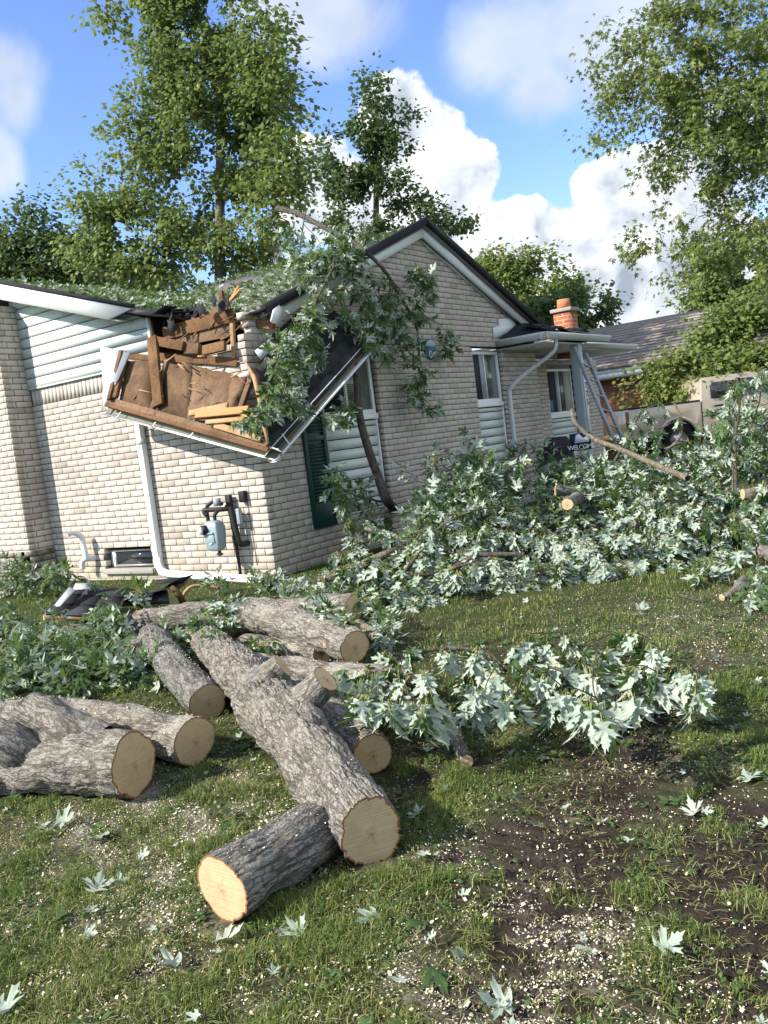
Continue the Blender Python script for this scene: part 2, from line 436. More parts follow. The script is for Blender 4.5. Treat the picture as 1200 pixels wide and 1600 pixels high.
# glass: dark panes that mirror the yard
m, n, b = newmat('window_glass', .04, .5)
b.inputs['Base Color'].default_value = (.02, .024, .024, 1); b.inputs['IOR'].default_value = 1.5
b.inputs['Coat Weight'].default_value = .6; b.inputs['Coat Roughness'].default_value = .02
m, n, b = newmat('clear_glass', .03, .5)
b.inputs['Base Color'].default_value = (.75, .8, .78, 1); b.inputs['Transmission Weight'].default_value = 1.0; b.inputs['IOR'].default_value = 1.01
b.inputs['Coat Weight'].default_value = 1; b.inputs['Coat IOR'].default_value = 1.6
m, n, b = newmat('screen_mesh', .9, .1)
b.inputs['Base Color'].default_value = (.045, .05, .055, 1)
m, n, b = newmat('blind_glass', .25, .5)      # slatted blind behind a reflecting pane
geo = n.n('ShaderNodeNewGeometry'); _, _, wz_ = n.sepxyz(geo.outputs['Position'])
n.put(b.inputs['Base Color'], n.mix(n.range(n.math('SINE', n.math('MULTIPLY', wz_, 240)), -.2, .8), n.mix(n.range(n.noise(geo.outputs['Position'], 5, 4), .4, .6), (.10, .12, .085), (.22, .24, .19)), (.05, .06, .045)))
b.inputs['Coat Weight'].default_value = 1; b.inputs['Coat Roughness'].default_value = .03
# truck
m, n, b = newmat('truck_paint', .32, .5)
b.inputs['Base Color'].default_value = (.50, .42, .33, 1); b.inputs['Metallic'].default_value = .35; b.inputs['Coat Weight'].default_value = .7
b.inputs['Coat Roughness'].default_value = .06
m, n, b = newmat('chrome', .18, .5); b.inputs['Base Color'].default_value = (.6, .6, .6, 1); b.inputs['Metallic'].default_value = 1
m, n, b = newmat('tyre_rubber', .85, .2); b.inputs['Base Color'].default_value = (.014, .014, .014, 1)
# leaves: green above, silvery beneath
def leafmat(name, tops, under, trans=.25, rough=.5):
    m, n, b = newmat(name, rough, .35)
    r = rnd_of(n); geo = n.n('ShaderNodeNewGeometry'); c = n.noise(geo.outputs['Position'], 30, 3)
    top = n.ramp(r, tops); un = n.ramp(r, under)
    k = n.mix(geo.outputs['Backfacing'], top, un); k = n.mix(n.range(c, .4, .8, 0, .25), k, (.10, .13, .04))
    n.put(b.inputs['Base Color'], k)
    tr = n.n('ShaderNodeBsdfTranslucent'); n.put(tr.inputs[0], n.mix(.5, k, (.20, .30, .04)))
    ms = n.n('ShaderNodeMixShader'); ms.inputs[0].default_value = trans
    out = m.node_tree.nodes['Material Output']
    n.nt.links.new(b.outputs[0], ms.inputs[1]); n.nt.links.new(tr.outputs[0], ms.inputs[2]); n.nt.links.new(ms.outputs[0], out.inputs[0])
leafmat('maple_leaf', [(0, (.040, .088, .028)), (.5, (.062, .122, .038)), (.9, (.092, .16, .045)), (1, (.17, .185, .05))],
        [(0, (.37, .455, .37)), (.6, (.46, .54, .45)), (1, (.54, .60, .50))], .33, .5)
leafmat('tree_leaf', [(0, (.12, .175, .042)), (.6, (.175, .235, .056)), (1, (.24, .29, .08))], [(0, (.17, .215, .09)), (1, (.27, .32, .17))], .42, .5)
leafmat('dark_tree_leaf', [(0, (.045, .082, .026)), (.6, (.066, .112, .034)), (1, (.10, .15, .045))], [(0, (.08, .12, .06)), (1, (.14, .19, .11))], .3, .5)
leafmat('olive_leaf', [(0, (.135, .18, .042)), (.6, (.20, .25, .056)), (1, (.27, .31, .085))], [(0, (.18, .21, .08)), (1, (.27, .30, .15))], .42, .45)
leafmat('yellow_leaf', [(0, (.10, .14, .03)), (1, (.22, .24, .05))], [(0, (.14, .16, .07)), (1, (.24, .26, .13))], .3, .5)
m, n, b = newmat('petiole', .6); b.inputs['Base Color'].default_value = (.30, .30, .10, 1)
# bark
def barkmat(name, hi, mid, lo, dust, CRK=.85):
    m, n, b = newmat(name, .93, .12)
    c = n.coord('Object'); geo = n.n('ShaderNodeNewGeometry'); wp = geo.outputs['Position']
    h = n.attr('h'); f = n.noise(n.coord('Object', (1, 1, .45)), 60, 5, .65); big = n.noise(wp, 5, 4, .6); sp = n.noise(wp, 150, 3, .65)
    k = n.ramp(n.math('ADD', n.math('MULTIPLY', h, .75), n.math('MULTIPLY', f, .35)), [(.18, lo), (.45, mid), (.8, hi)])
    cr = n.noise(n.coord('Object', (1, 1, .25)), 19, 4, .5, .4); cr2 = n.noise(n.coord('Object', (1, 1, .33)), 58, 3, .5, .3)
    crack = n.math('MAXIMUM', n.range(n.math('ABSOLUTE', n.math('SUBTRACT', cr, .5)), .012, .05, 1, 0), n.math('MULTIPLY', n.range(n.math('ABSOLUTE', n.math('SUBTRACT', cr2, .5)), .01, .05, 1, 0), .75))
    k = n.mix(n.math('MULTIPLY', crack, CRK), k, lo)
    k = n.mix(n.range(big, .52, .72, 0, .55), k, tuple(x*y for x, y in zip(mid, (.95, 1.05, .9))))
    k = n.mix(n.range(n.noise(wp, 11, 3), .66, .78, 0, .6), k, (.22, .10, .05))
    _, _, nz = n.sepxyz(geo.outputs['Normal'])
    d = n.math('MULTIPLY', n.range(nz, .25, .8), n.range(n.math('ADD', n.math('MULTIPLY', sp, .55), n.math('MULTIPLY', big, .55)), .53, .62))
    k = n.mix(n.math('MULTIPLY', d, dust), k, (.42, .38, .31))              # sawdust lying on the upper side
    n.put(b.inputs['Base Color'], k)
    n.put(b.inputs['Normal'], n.bump(n.math('SUBTRACT', n.math('ADD', n.math('MULTIPLY', f, .6), n.math('MULTIPLY', sp, .4)), n.math('MULTIPLY', crack, CRK)), .8, .009))
barkmat('bark', (.265, .245, .212), (.19, .174, .148), (.06, .05, .04), .4)
barkmat('bark_dusty', (.29, .27, .235), (.21, .193, .166), (.065, .055, .045), .7)
barkmat('bark_dark', (.22, .214, .198), (.15, .144, .13), (.04, .036, .031), .3)
barkmat('bark_twig', (.17, .15, .125), (.11, .097, .08), (.05, .042, .034), .1)
barkmat('bark_pale', (.28, .24, .185), (.20, .17, .13), (.09, .07, .05), .25)
# sawn end grain (object space: z is the log's axis)
def endgrain(name, c1, c2, heart):
    m, n, b = newmat(name, .85, .15)
    c = n.coord('Object'); x, y, z = n.sepxyz(c)
    rr = n.math('SQRT', n.math('ADD', n.math('MULTIPLY', x, x), n.math('MULTIPLY', y, y)))
    wob = n.noise(c, 9, 3); ring = n.math('SINE', n.math('MULTIPLY', n.math('ADD', rr, n.math('MULTIPLY', wob, .03)), 620))
    saw = n.noise(n.coord('Object', (2.5, 190, 40), (0, 0, .5)), 1, 3, .6)
    ang = n.math('ARCTAN2', y, x); ray_ = n.noise(None, 1, 2); 
    k = n.mix(n.range(saw, .35, .7), c1, c2); k = n.mix(n.range(ring, .2, 1, 0, .22), k, c2)
    k = n.mix(n.math('MULTIPLY', n.range(rr, .03, .0), n.range(n.noise(c, 60, 4), .38, .62)), k, heart)
    k = n.mix(n.range(n.noise(c, 14, 4), .5, .75, 0, .35), k, heart)
    chk = n.math('MULTIPLY', n.math('ABSOLUTE', n.math('SINE', n.math('ADD', n.math('MULTIPLY', ang, 1.5), n.math('MULTIPLY', wob, 3.0)))), rr)
    k = n.mix(n.math('MULTIPLY', n.range(chk, .0006, .0018, .75, 0), n.range(n.noise(c, 25, 2), .42, .55)), k, heart)      # drying checks
    k = n.mix(n.range(n.noise(n.coord('Object', (1, 1, 1), (0, 0, 1)), 4.5, 4, .6), .5, .68, 0, .45), k, tuple(x*.78 for x in c2))
    n.put(b.inputs['Base Color'], k); n.put(b.inputs['Normal'], n.bump(saw, .5, .005))
endgrain('end_grain', (.55, .425, .255), (.465, .34, .19), (.28, .165, .08))
endgrain('end_grain_old', (.60, .44, .26), (.48, .33, .175), (.16, .09, .045))
m, n, b = newmat('inner_bark', .9); b.inputs['Base Color'].default_value = (.26, .11, .045, 1)
m, n, b = newmat('wood_chip', .9, .1)
n.put(b.inputs['Base Color'], n.ramp(rnd_of(n), [(0, (.58, .48, .33)), (.6, (.72, .63, .48)), (1, (.80, .74, .62))]))
# ground and grass
m, n, b = newmat('lawn_soil', .97, .08)
geo = n.n('ShaderNodeNewGeometry'); wp = geo.outputs['Position']; s = n.attr('soil')
a = n.noise(wp, 16, 6, .7); f = n.noise(wp, 90, 5, .7); big = n.noise(wp, 1.2, 4)
soil = n.ramp(f, [(.3, (.016, .0125, .010)), (.7, (.050, .039, .031))]); soil = n.mix(n.range(a, .45, .75, 0, .5), soil, (.072, .058, .047))
thatch = n.ramp(f, [(.25, (.024, .028, .013)), (.55, (.060, .066, .028)), (.8, (.15, .135, .07))])
thatch = n.mix(n.range(a, .48, .7), thatch, (.050, .060, .024)); thatch = n.mix(n.range(big, .4, .7, 0, .5), thatch, (.055, .072, .026))
k = n.mix(s, thatch, soil)
k = n.mix(n.math('MULTIPLY', n.math('MULTIPLY', n.attr('dust'), n.range(s, 0, 1, 1, .35)), n.range(n.math('ADD', n.math('MULTIPLY', f, .6), n.math('MULTIPLY', a, .5)), .47, .62)), k, (.40, .355, .275))
n.put(b.inputs['Base Color'], k); n.put(b.inputs['Normal'], n.bump(n.math('ADD', f, a), .8, .012))
m, n, b = newmat('grass_blade', .6, .25)
g = n.attr('rnd'); geo = n.n('ShaderNodeNewGeometry')
k = n.ramp(g, [(0, (.060, .112, .024)), (.4, (.115, .175, .038)), (.7, (.19, .24, .054)), (.86, (.25, .25, .08)), (1, (.44, .38, .21))])
n.put(b.inputs['Base Color'], k)
tr = n.n('ShaderNodeBsdfTranslucent'); n.put(tr.inputs[0], k); ms = n.n('ShaderNodeMixShader'); ms.inputs[0].default_value = .3
n.nt.links.new(b.outputs[0], ms.inputs[1]); n.nt.links.new(tr.outputs[0], ms.inputs[2]); n.nt.links.new(ms.outputs[0], m.node_tree.nodes['Material Output'].inputs[0])
leafmat('weed_leaf', [(0, (.045, .10, .028)), (.6, (.075, .135, .035)), (1, (.11, .17, .05))], [(0, (.10, .16, .06)), (1, (.13, .18, .08))], .25, .5)
paint('asphalt', (.055, .055, .056), .9, .2, 3, (.1, .1, .1), .3, .5)

# ------------------------------------------------------------------ ground sheet
def axis_pts(lo, hi, c0, c1, fine, far=400, growth=1.22):
    mid = list(np.arange(c0, c1+1e-6, fine)); a = []; st = fine; x = c0
    while x > -far: st *= growth; x -= st; a.append(x)
    b_ = []; st = fine; x = mid[-1]
    while x < far: st *= growth; x += st; b_.append(x)
    return np.array(a[::-1]+mid+b_)
gx = axis_pts(0, 0, -6.3, -2.9, .0165); gy = axis_pts(0, 0, -6.7, -4.0, .0165)
GX, GY = np.meshgrid(gx, gy, indexing='ij'); nx, ny = GX.shape
GZ = ground_z(GX, GY); soil_a = soil_mask(GX.ravel(), GY.ravel())[0]
far_fade = np.clip(1.4-np.hypot(GX.ravel()-CAM[0], GY.ravel()-CAM[1])/14, 0, 1)
idx = np.arange(nx*ny).reshape(nx, ny)
gf = np.stack([idx[:-1, :-1], idx[1:, :-1], idx[1:, 1:], idx[:-1, 1:]], -1).reshape(-1, 4)
gme = mesh_np('ground', np.stack([GX, GY, GZ], -1).reshape(-1, 3), gf, MAT['lawn_soil'], True, {'soil': soil_a*far_fade})
tag(link('ground', gme), kind='structure')
# driveway under the pickup
dv = MB(); a0 = atd(960, 712, 22.0); a1 = atd(1400, 640, 26.0)
fw = HEAD*3.0
dv.prism([np.r_[(a0-HEAD*1.6)[:2], .006], np.r_[(a1-HEAD*1.6)[:2], .006], np.r_[(a1+HEAD*2.6)[:2], .006], np.r_[(a0+HEAD*2.6)[:2], .006]], (0, 0, .02))
tag(dv.build('driveway', MAT['concrete']), kind='structure')

# ------------------------------------------------------------------ the house
house = thing('brick_house', 'pale brick bungalow with a gable and its near roof corner torn open', 'house', (0, 0, 0))
CH, BL, BD, JT = .0812, .244, .10, .0105     # course height, brick module, brick depth, joint
brick_meshes = {}
def brick_mesh(L, axis, mat='brick'):
    key = (round(L, 3), axis, mat)
    if key not in brick_meshes:
        mb = MB(); sx = L; sz = CH-JT; e = .0006
        # box with slightly eased face edges, local: length along u, depth into the wall
        u, d = (np.array([1., 0, 0]), np.array([0, 1., 0])) if axis == 'x' else (np.array([0, 1., 0]), np.array([1., 0, 0]))
        z = np.array([0, 0, 1.])
        fr = [(-sx/2+e, -sz/2+e), (sx/2-e, -sz/2+e), (sx/2-e, sz/2-e), (-sx/2+e, sz/2-e)]
        bk = [(-sx/2, -sz/2), (sx/2, -sz/2), (sx/2, sz/2), (-sx/2, sz/2)]
        V = [u*a+z*b_ for a, b_ in fr]+[u*a+z*b_+d*e for a, b_ in bk]+[u*a+z*b_+d*BD for a, b_ in bk]
        fl = [[0, 1, 2, 3]]+[[i, 4+i, 4+(i+1) % 4, (i+1) % 4] for i in range(4)]+[[4+i, 8+i, 8+(i+1) % 4, 4+(i+1) % 4] for i in range(4)]+[[11, 10, 9, 8]]
        if axis == 'y': fl = [f[::-1] for f in fl]
        mb.add(V, fl); me = mesh_np('brick', np.array(mb.v), mb.f, MAT[mat])
        brick_meshes[key] = (np.array(mb.v), mb.f, me)
    return brick_meshes[key]
def subtract(iv, cut):
    out = []
    for a, b_ in iv:
        if cut[1] <= a or cut[0] >= b_: out.append((a, b_)); continue
        if cut[0] > a: out.append((a, cut[0]))
        if cut[1] < b_: out.append((cut[1], b_))
    return out
def brick_wall(axis, u0, u1, plane, z0, ztop, openings=(), part='wall', single=0, parent=None, phase=0, seed=1, mat='brick', zlim=None, score=None):
    """axis 'x': wall face at y=plane looking to -y; axis 'y': face at x=plane looking to -x."""
    R = random.Random(seed); core = MB(); bricks = []
    rows = int((5.0-z0)/CH); setb = .0035
    def P(u, d, z): return (u, plane+d, z) if axis == 'x' else (plane+d, u, z)
    for k in range(rows):
        za, zb = z0+k*CH, z0+(k+1)*CH
        us = np.linspace(u0, u1, 60); ok = np.array([ztop(q) >= zb for q in us])
        if not ok.any(): break
        iv = [(us[ok][0], us[ok][-1])]
        for (a, b_, c0, c1) in openings:
            if c1 > za+.03 and c0 < zb-.03: iv = subtract(iv, (a, b_))
        for a, b_ in iv:
            if b_-a < .02: continue
            core.box2(np.array(P(a+setb, setb, za)), np.array(P(b_-setb, BD-.004, zb)))
            off = (.5*BL if (k+phase) % 2 else 0); q = math.floor((a-off)/BL)*BL+off
            while q < b_:
                x0, x1 = max(q, a), min(q+BL, b_); q += BL
                if x1-x0 < .03: continue
                x0 += 0 if abs(x0-a) < 1e-6 else JT/2; x1 -= 0 if abs(x1-b_) < 1e-6 else JT/2; l = x1-x0
                if l < .02: continue
                bricks.append((round((x0+x1)/2, 4), (za+zb)/2, round(l/.002)*.002, R.random(), R.uniform(-.0015, .0012)))
    wall = core.build(part, MAT['mortar'], parent)
    order = sorted(range(len(bricks)), key=lambda i: -score(bricks[i])) if score else []
    one = set(order[:single]); rest = MB()
    for i, (u, z, l, rn, dd) in enumerate(bricks):
        V, Fc, me = brick_mesh(l, axis, mat); loc = P(u, dd, z)
        if i in one:
            o = link('brick', me, wall); put(o, Matrix.Translation(loc))
        else:
            rest.cur = rn; rest.add(V+np.array(loc), Fc)
    if rest.v: tag(rest.build('brickwork', MAT[mat], wall), kind='stuff')
    return wall
Z0 = .02
WSILL = 1.78
# side wall (sunlit)
top_side = lambda y: 2.70 if y < 1.5 else 2.49
bas_win = (2.08, 3.02, .15, .40)
def sc_side(bk):
    p = proj((0, bk[0], bk[1])); return (1.0 if (40 < p[0] < 425 and 650 < p[1] < 905 and bk[1] < 1.9-.0*bk[0]) else 0)*1000-p[2]*10+random.random()
brick_wall('y', 0.0, 4.12, 0.0, Z0, top_side, [bas_win], 'side_wall', 170, house, seed=2, score=sc_side)
# soldier course under the siding
sm = MB(); R = random.Random(4)
for i in range(int((4.12-1.5)/CH)):
    sm.cur = R.random(); y = 1.5+(i+.5)*CH
    sm.box((.05+R.uniform(-.002, .002), y, 2.568), (.10, CH-JT, .214))
core = MB(); core.box2((.0035, 1.5, 2.456), (.09, 4.12, 2.70))
sold = core.build('soldier_course', MAT['mortar'], house); tag(sm.build('brickwork', MAT['brick'], sold), kind='stuff')
# gable wall (in shade)
GA, GZA, GS = 3.95, 4.30, .385
top_gable = lambda x: GZA-GS*abs(x-GA)+.04
op1 = (1.26, 2.50, .50, 2.66); op2 = (5.22, 6.24, .50, 2.68)
def sc_gable(bk):
    p = proj((bk[0], 0, bk[1])); return (1.0 if (bk[0] > .03 and ((bk[0] < .75 and bk[1] < 1.6) or (bk[0] > 2.5 and 400 < p[1] < 700 and bk[0] < 5.2))) else 0)*1000-p[2]*10
brick_wall('x', 0.0, 7.56, 0.0, Z0, top_gable, [op1, op2], 'gable_wall', 130, house, phase=1, seed=3, score=sc_gable)
# corner fill behind both brick skins
cf = MB(); cf.box2((.095, .095, 0), (.3, .3, 2.65)); cf.build('corner_stud', MAT['room_dark'], house)
# concrete footing
ft = MB(); ft.box2((-.015, -.012, -.3), (.12, 4.2, .02)); ft.box2((.12, -.012, -.3), (7.6, .12, .02)); ft.build('footing', MAT['concrete'], house)
# porch back wall, set back
brick_wall('x', 7.6, 12.85, .90, Z0, lambda x: 2.62, [(10.0, 11.45, .45, 2.52), (8.2, 9.2, .0, 2.3)], 'porch_wall', 0, house, seed=6)
pr = MB(); pr.box2((7.46, .1, 0), (7.56, .9, 2.7)); pr.box2((12.75, 1.0, 0), (12.85, 8, 2.7)); pr.build('return_wall', MAT['brick'], house)
# chimney breast on the side wall
chim = thing('chimney_breast', 'sunlit brick chimney breast rising against the siding at the left edge', 'chimney', (-.2, 4.6, 0))
def ctop(y): return 3.98-.30*abs(y-4.6)
brick_wall('y', 4.11, 5.15, -.39, .42, ctop, [], 'front_face', 0, chim, seed=8)
brick_wall('x', -.39+.10, .0, 4.11, .42, lambda x: 3.9, [], 'flank', 0, chim, phase=1, seed=9)
cb_ = MB(); R = random.Random(5)
for k, (e, z) in enumerate([(.055, .0), (.055, .081), (.055, .162), (.04, .243), (.022, .324), (.008, .405)]):
    y = 4.11-e; q = y+(k % 2)*.12
    cb_.cur = R.random()
    while q < 5.2:
        cb_.cur = R.random(); cb_.box2((-.39-e, q+.005, z+.005), (-.2, min(q+.239, 5.2), z+.076)); q += .244
    q = -.39-e+.10
    while q < 0:
        cb_.cur = R.random(); cb_.box2((q+.005, 4.11-e, z+.005), (min(q+.239, .0), 4.3, z+.076)); q += .244
    cb_.cur = R.random(); cb_.box2((-.39-e, 4.11-e, z+.005), (-.39-e+.095, 4.3, z+.076))
tag(cb_.build('stepped_base', MAT['old_brick'], chim), kind='stuff')
cc = MB(); cc.box2((-.38, 4.12, 0), (-.2, 5.2, .49)); cc.box2((-.3, 4.12, 0), (.0, 5.2, .49)); cc.build('base_core', MAT['mortar'], chim)
# wall beyond the chimney
brick_wall('y', 5.15, 8.6, 0.0, Z0, lambda y: 2.7, [], 'side_wall', 0, house, seed=22)
wb = MB(); wb.box2((.099, 4.13, 0), (.15, 8.6, 2.7)); wb.box2((.1, 8.5, 0), (12.85, 8.6, 2.7)); wb.build('rear_wall', MAT['brick'], house)
# siding on the side gable: one board at a time, cut along the rake
def rake_z(y): return 3.24+.31*(y-1.46)
SB = .136; nb = 0
for k in range(12):
    za = 2.70+k*SB; zb = za+SB
    if za > 3.93: break
    ya = 1.52 if za < rake_z(1.52)-.05 else 1.46+(za-3.20)/.31
    yb_top = 1.52 if zb < rake_z(1.52)-.05 else 1.46+(zb-3.20)/.31
    ye = 4.20
    if ya > ye-.05: break
    poly = [(0, ya, za), (0, ye, za), (0, ye, min(zb, 3.98)), (0, min(yb_top, ye-.01), zb)]
    mb = MB(); e0, e1 = -.036, -.030; gp = .013
    poly[2] = (0, poly[2][1], poly[2][2]-gp); poly[3] = (0, poly[3][1]-(gp/.31 if zb > rake_z(1.52)-.05 else 0), poly[3][2]-gp)
    V = [(e0, *poly[0][1:]), (e0, *poly[1][1:]), (e1, *poly[2][1:]), (e1, *poly[3][1:]), (.0, *poly[0][1:]), (.0, *poly[1][1:]), (.0, *poly[2][1:]), (.0, *poly[3][1:])]
    mb.add(V, [[0, 3, 2, 1], [4, 5, 6, 7], [0, 1, 5, 4], [1, 2, 6, 5], [2, 3, 7, 6], [3, 0, 4, 7]])
    mb.build('siding_board', MAT['siding'], house)
t = MB(); t.box2((-.04, 4.195, 2.68), (.01, 4.225, 3.96)); t.box2((-.035, 1.49, 2.68), (.01, 1.525, 3.22)); t.box2((-.036, 1.49, 2.675), (.01, 4.22, 2.698)); t.build('corner_trim', MAT['siding'], house)
# sheathing behind the siding (closes the attic end)
sh = MB(); sh.prism([(.02, 1.5, 2.69), (.02, 4.3, 2.69), (.02, 4.3, 4.06), (.02, 1.5, 3.2)], (.03, 0, 0)); sh.build('gable_sheathing', MAT['plywood'], house)

# ---- roofs
RY, RZ, RS = 4.30, 4.20, .31          # main ridge (along X), slope
def main_z(y): return RZ-RS*abs(RY-y)
CZ = 4.44                             # cross ridge
def cross_z(x): return CZ-GS*abs(x-GA)
def roof_slab(name, poly, zf, mat, thick=.10, parent=house):
    mb = MB(); P = [(x, y, zf(x, y)) for x, y in poly]; mb.prism(P, (0, 0, -thick)); return mb.build(name, MAT[mat], parent)
Rr = random.Random(12)
torn_main = [(-.27, 1.40), (-.05, 1.34), (.18, 1.46), (.42, 1.25), (.62, 1.38), (.85, 1.12), (1.0, 1.2)]
roof_slab('roof_slope', torn_main+[(3.3, 1.3), (3.3, RY), (-.27, RY)], lambda x, y: main_z(y)-.05*math.exp(-((x-.8)**2+(y-1.4)**2)/.8), 'shingle_grey', .06)
roof_slab('roof_slope', [(-.27, RY+.001), (13.2, RY+.001), (13.2, 8.9), (-.27, 8.9)], lambda x, y: main_z(y), 'shingle_grey', .08)
roof_slab('roof_slope', [(4.6, 1.2), (13.2, 1.2), (13.2, RY), (4.6, RY)], lambda x, y: main_z(y)-.02, 'shingle_grey', .08)
cross_l = [(.16, -.16), (.30, .05), (.22, .3), (.5, .55), (.42, .8), (.7, 1.0), (.75, 1.3), (.6, 2.2), (1.4, 4.6), (GA, 4.6), (GA, -.16)]
roof_slab('roof_slope', cross_l, lambda x, y: cross_z(x)+.005, 'shingle_grey', .06)
roof_slab('roof_slope', [(GA, -.16), (7.75, -.16), (7.75, 4.6), (GA, 4.6)], lambda x, y: cross_z(x)+.005, 'shingle_grey', .06)
# black rolled edge of the shingles above the rakes
re = MB()
for (xa, xb) in ((.20, GA), (GA, 7.72)):
    P0 = np.array([xa, -.17, cross_z(xa)+.03]); P1 = np.array([xb, -.17, cross_z(xb)+.03]); re.plank(P0, P1, .10, .085, (0, -1, 0))
P0 = np.array([-.285, 1.42, main_z(1.42)+.022]); P1 = np.array([-.285, RY, main_z(RY)+.022]); re.plank(P0, P1, .05, .05, (-1, 0, 0))
re.build('shingle_edge', MAT['shingle_black'], house)
# curled shingle courses along the torn edge
ce = MB(); R = random.Random(3)
for i in range(9):
    x = .0+i*.13; y = 1.32-.02*i+R.uniform(-.06, .06); ce.cur = R.random()
    Rm = Matrix.Rotation(R.uniform(-.5, .2), 3, 'X') @ Matrix.Rotation(R.uniform(-.25, .25), 3, 'Z')
    ce.box((x, y-.08, main_z(y)-.02+R.uniform(-.02, .03)), (.2, .22, .012), np.array(Rm))
for i in range(9):
    y = -.1+i*.13; x = .25+.05*i+R.uniform(-.06, .06); ce.cur = R.random()
    Rm = Matrix.Rotation(R.uniform(-.6, -.1), 3, 'Y') @ Matrix.Rotation(R.uniform(-.3, .3), 3, 'Z')
    ce.box((x-.07, y, cross_z(x)-.02+R.uniform(-.03, .03)), (.22, .2, .012), np.array(Rm))
ce.build('torn_shingle_edge', MAT['shingle_black'], house)
# rake boards
rk = MB(); w = .185
rk.prism([(GA, -.07, GZA+.14-.0), (GA, -.07, GZA+.14-w), (7.62, -.07, cross_z(7.62)-w-.02), (7.62, -.07, cross_z(7.62)-.01)], (0, -.035, 0)); rk.build('rake_board', MAT['white_trim'], house)
rk = MB(); xl = .62
rk.prism([(GA-.004, -.07, GZA+.14), (GA-.004, -.07, GZA+.14-w), (xl, -.07, cross_z(xl)-w), (xl, -.07, cross_z(xl)-.01)], (0, -.035, 0)); rk.build('rake_board', MAT['white_trim'], house)
rk = MB()      # its lower end peeled off and bent outwards
rk.prism([(xl-.003, -.105, cross_z(xl)-w), (xl-.003, -.105, cross_z(xl)-.01), (.20, -.30, cross_z(.2)+.0), (.06, -.36, cross_z(.1)-.10), (.30, -.24, cross_z(.3)-.20)], (0, -.02, 0)); rk.build('bent_rake_end', MAT['white_trim'], house)
rk = MB()
rk.prism([(-.27, 1.42, main_z(1.42)), (-.27, 1.9, main_z(1.9)-.2), (-.27, RY, main_z(RY)-.22), (-.27, RY, main_z(RY)-.005)], (-.03, 0, 0)); rk.build('rake_board', MAT['white_trim'], house)
rk = MB(); rk.prism([(-.27, RY+.003, main_z(RY)-.005), (-.27, RY+.003, main_z(RY)-.2), (-.27, 7, main_z(7)-.2), (-.27, 7, main_z(7)-.005)], (-.03, 0, 0)); rk.build('rake_board', MAT['white_trim'], house)
rk = MB(); rk.prism([(-.265, 1.75, main_z(1.75)-.19), (-.265, RY, main_z(RY)-.21), (.01, RY, main_z(RY)-.20), (.01, 1.75, main_z(1.75)-.18)], (0, 0, -.012)); rk.build('rake_soffit', MAT['siding'], house)
# frieze under the rake on the gable, steep side
fz = MB(); fz.plank((GA+.05, -.012, GZA-.065), (7.3, -.012, GZA-.065-GS*(7.3-GA-.05)), .03, .022, (0, -1, 0)); fz.plank((GA-.05, -.012, GZA-.065), (.7, -.012, GZA-.065-GS*(GA-.05-.7)), .03, .022, (0, -1, 0)); fz.build('frieze', MAT['siding'], house)
# inside of the torn corner: plate, studs, boards, joists (each its own piece)
def lumber_px(p0, p1, w, t, axis, val, nrm, mat, name, parent=house, val1=None):
    a = onp(*p0, axis, val); b_ = onp(*p1, axis, val if val1 is None else val1); mb = MB(); mb.cur = random.random(); mb.plank(a, b_, w, t, nrm); return mb.build(name, MAT[mat], parent, bevel=.003)
lumber_px((206, 500), (212, 552), .20, .02, 0, .02, (-1, 0, 0), 'lumber', 'sheathing_board')
lumber_px((224, 500), (230, 555), .16, .02, 0, .025, (-1, 0, 0), 'plywood', 'sheathing_board')
lumber_px((255, 522), (365, 492), .16, .022, 0, .10, (-1, 0, .1), 'lumber', 'sheathing_board')
lumber_px((262, 535), (366, 515), .15, .022, 0, .12, (-1, 0, .1), 'old_board', 'sheathing_board')
lumber_px((300, 505), (360, 480), .13, .022, 0, .2, (-1, 0, .1), 'old_board', 'sheathing_board')
lumber_px((200, 555), (372, 566), .10, .05, 0, -.01, (-1, 0, .2), 'lumber', 'wall_plate')
lumber_px((245, 533), (287, 541), .11, .05, 0, -.12, (-1, 0, .2), 'lumber', 'broken_joist')
lumber_px((290, 545), (312, 545), .12, .05, 0, -.08, (-1, 0, .2), 'old_board', 'broken_joist')
lumber_px((318, 548), (352, 540), .11, .05, 0, -.14, (-1, 0, .2), 'lumber', 'broken_joist')
lumber_px((363, 505), (366, 560), .05, .04, 0, -.02, (-1, 0, 0), 'fresh_wood', 'stud')
lumber_px((366, 502), (428, 508), .10, .05, 0, .25, (-1, 0, .1), 'lumber', 'ceiling_joist')
lumber_px((345, 455), (352, 500), .06, .04, 0, .3, (-1, 0, 0), 'lumber', 'broken_rafter')
for i in range(5):
    lumber_px((352+4*i, 478-3*i), (372+random.randint(-4, 6), 450+random.randint(-4, 8)), .025, .015, 0, .05+.02*i, (-1, 0, .2), 'orange_wood', 'splinter')
# dark attic: rafters and floor inside
at = MB(); at.box2((.12, .12, 2.60), (7.4, 8.4, 2.66)); at.build('attic_floor', MAT['plywood'], house)
for i in range(5):
    x = .6+.5*i; mb = MB(); mb.plank((x, 1.0, main_z(1.0)-.12), (x, 4.2, main_z(4.2)-.12), .04, .12, (0, 0, 1)); mb.build('rafter', MAT['lumber'], house)
bk = MB(); bk.box2((1.6, .12, 2.66), (1.64, 4.2, 3.3)); bk.build('attic_partition', MAT['old_board'], house)
ub = MB()      # loose bricks at the broken top of the corner
for i, (x, y, z) in enumerate([(.2, .05, 2.90), (.45, .05, 2.90), (.32, .04, 2.98), (.6, .05, 2.985), (.15, .06, 2.99)]):
    ub.cur = .9; ub.box((x, y, z), (.22, .10, .07))
ub.build('loose_brick_course', MAT['brick'], house)

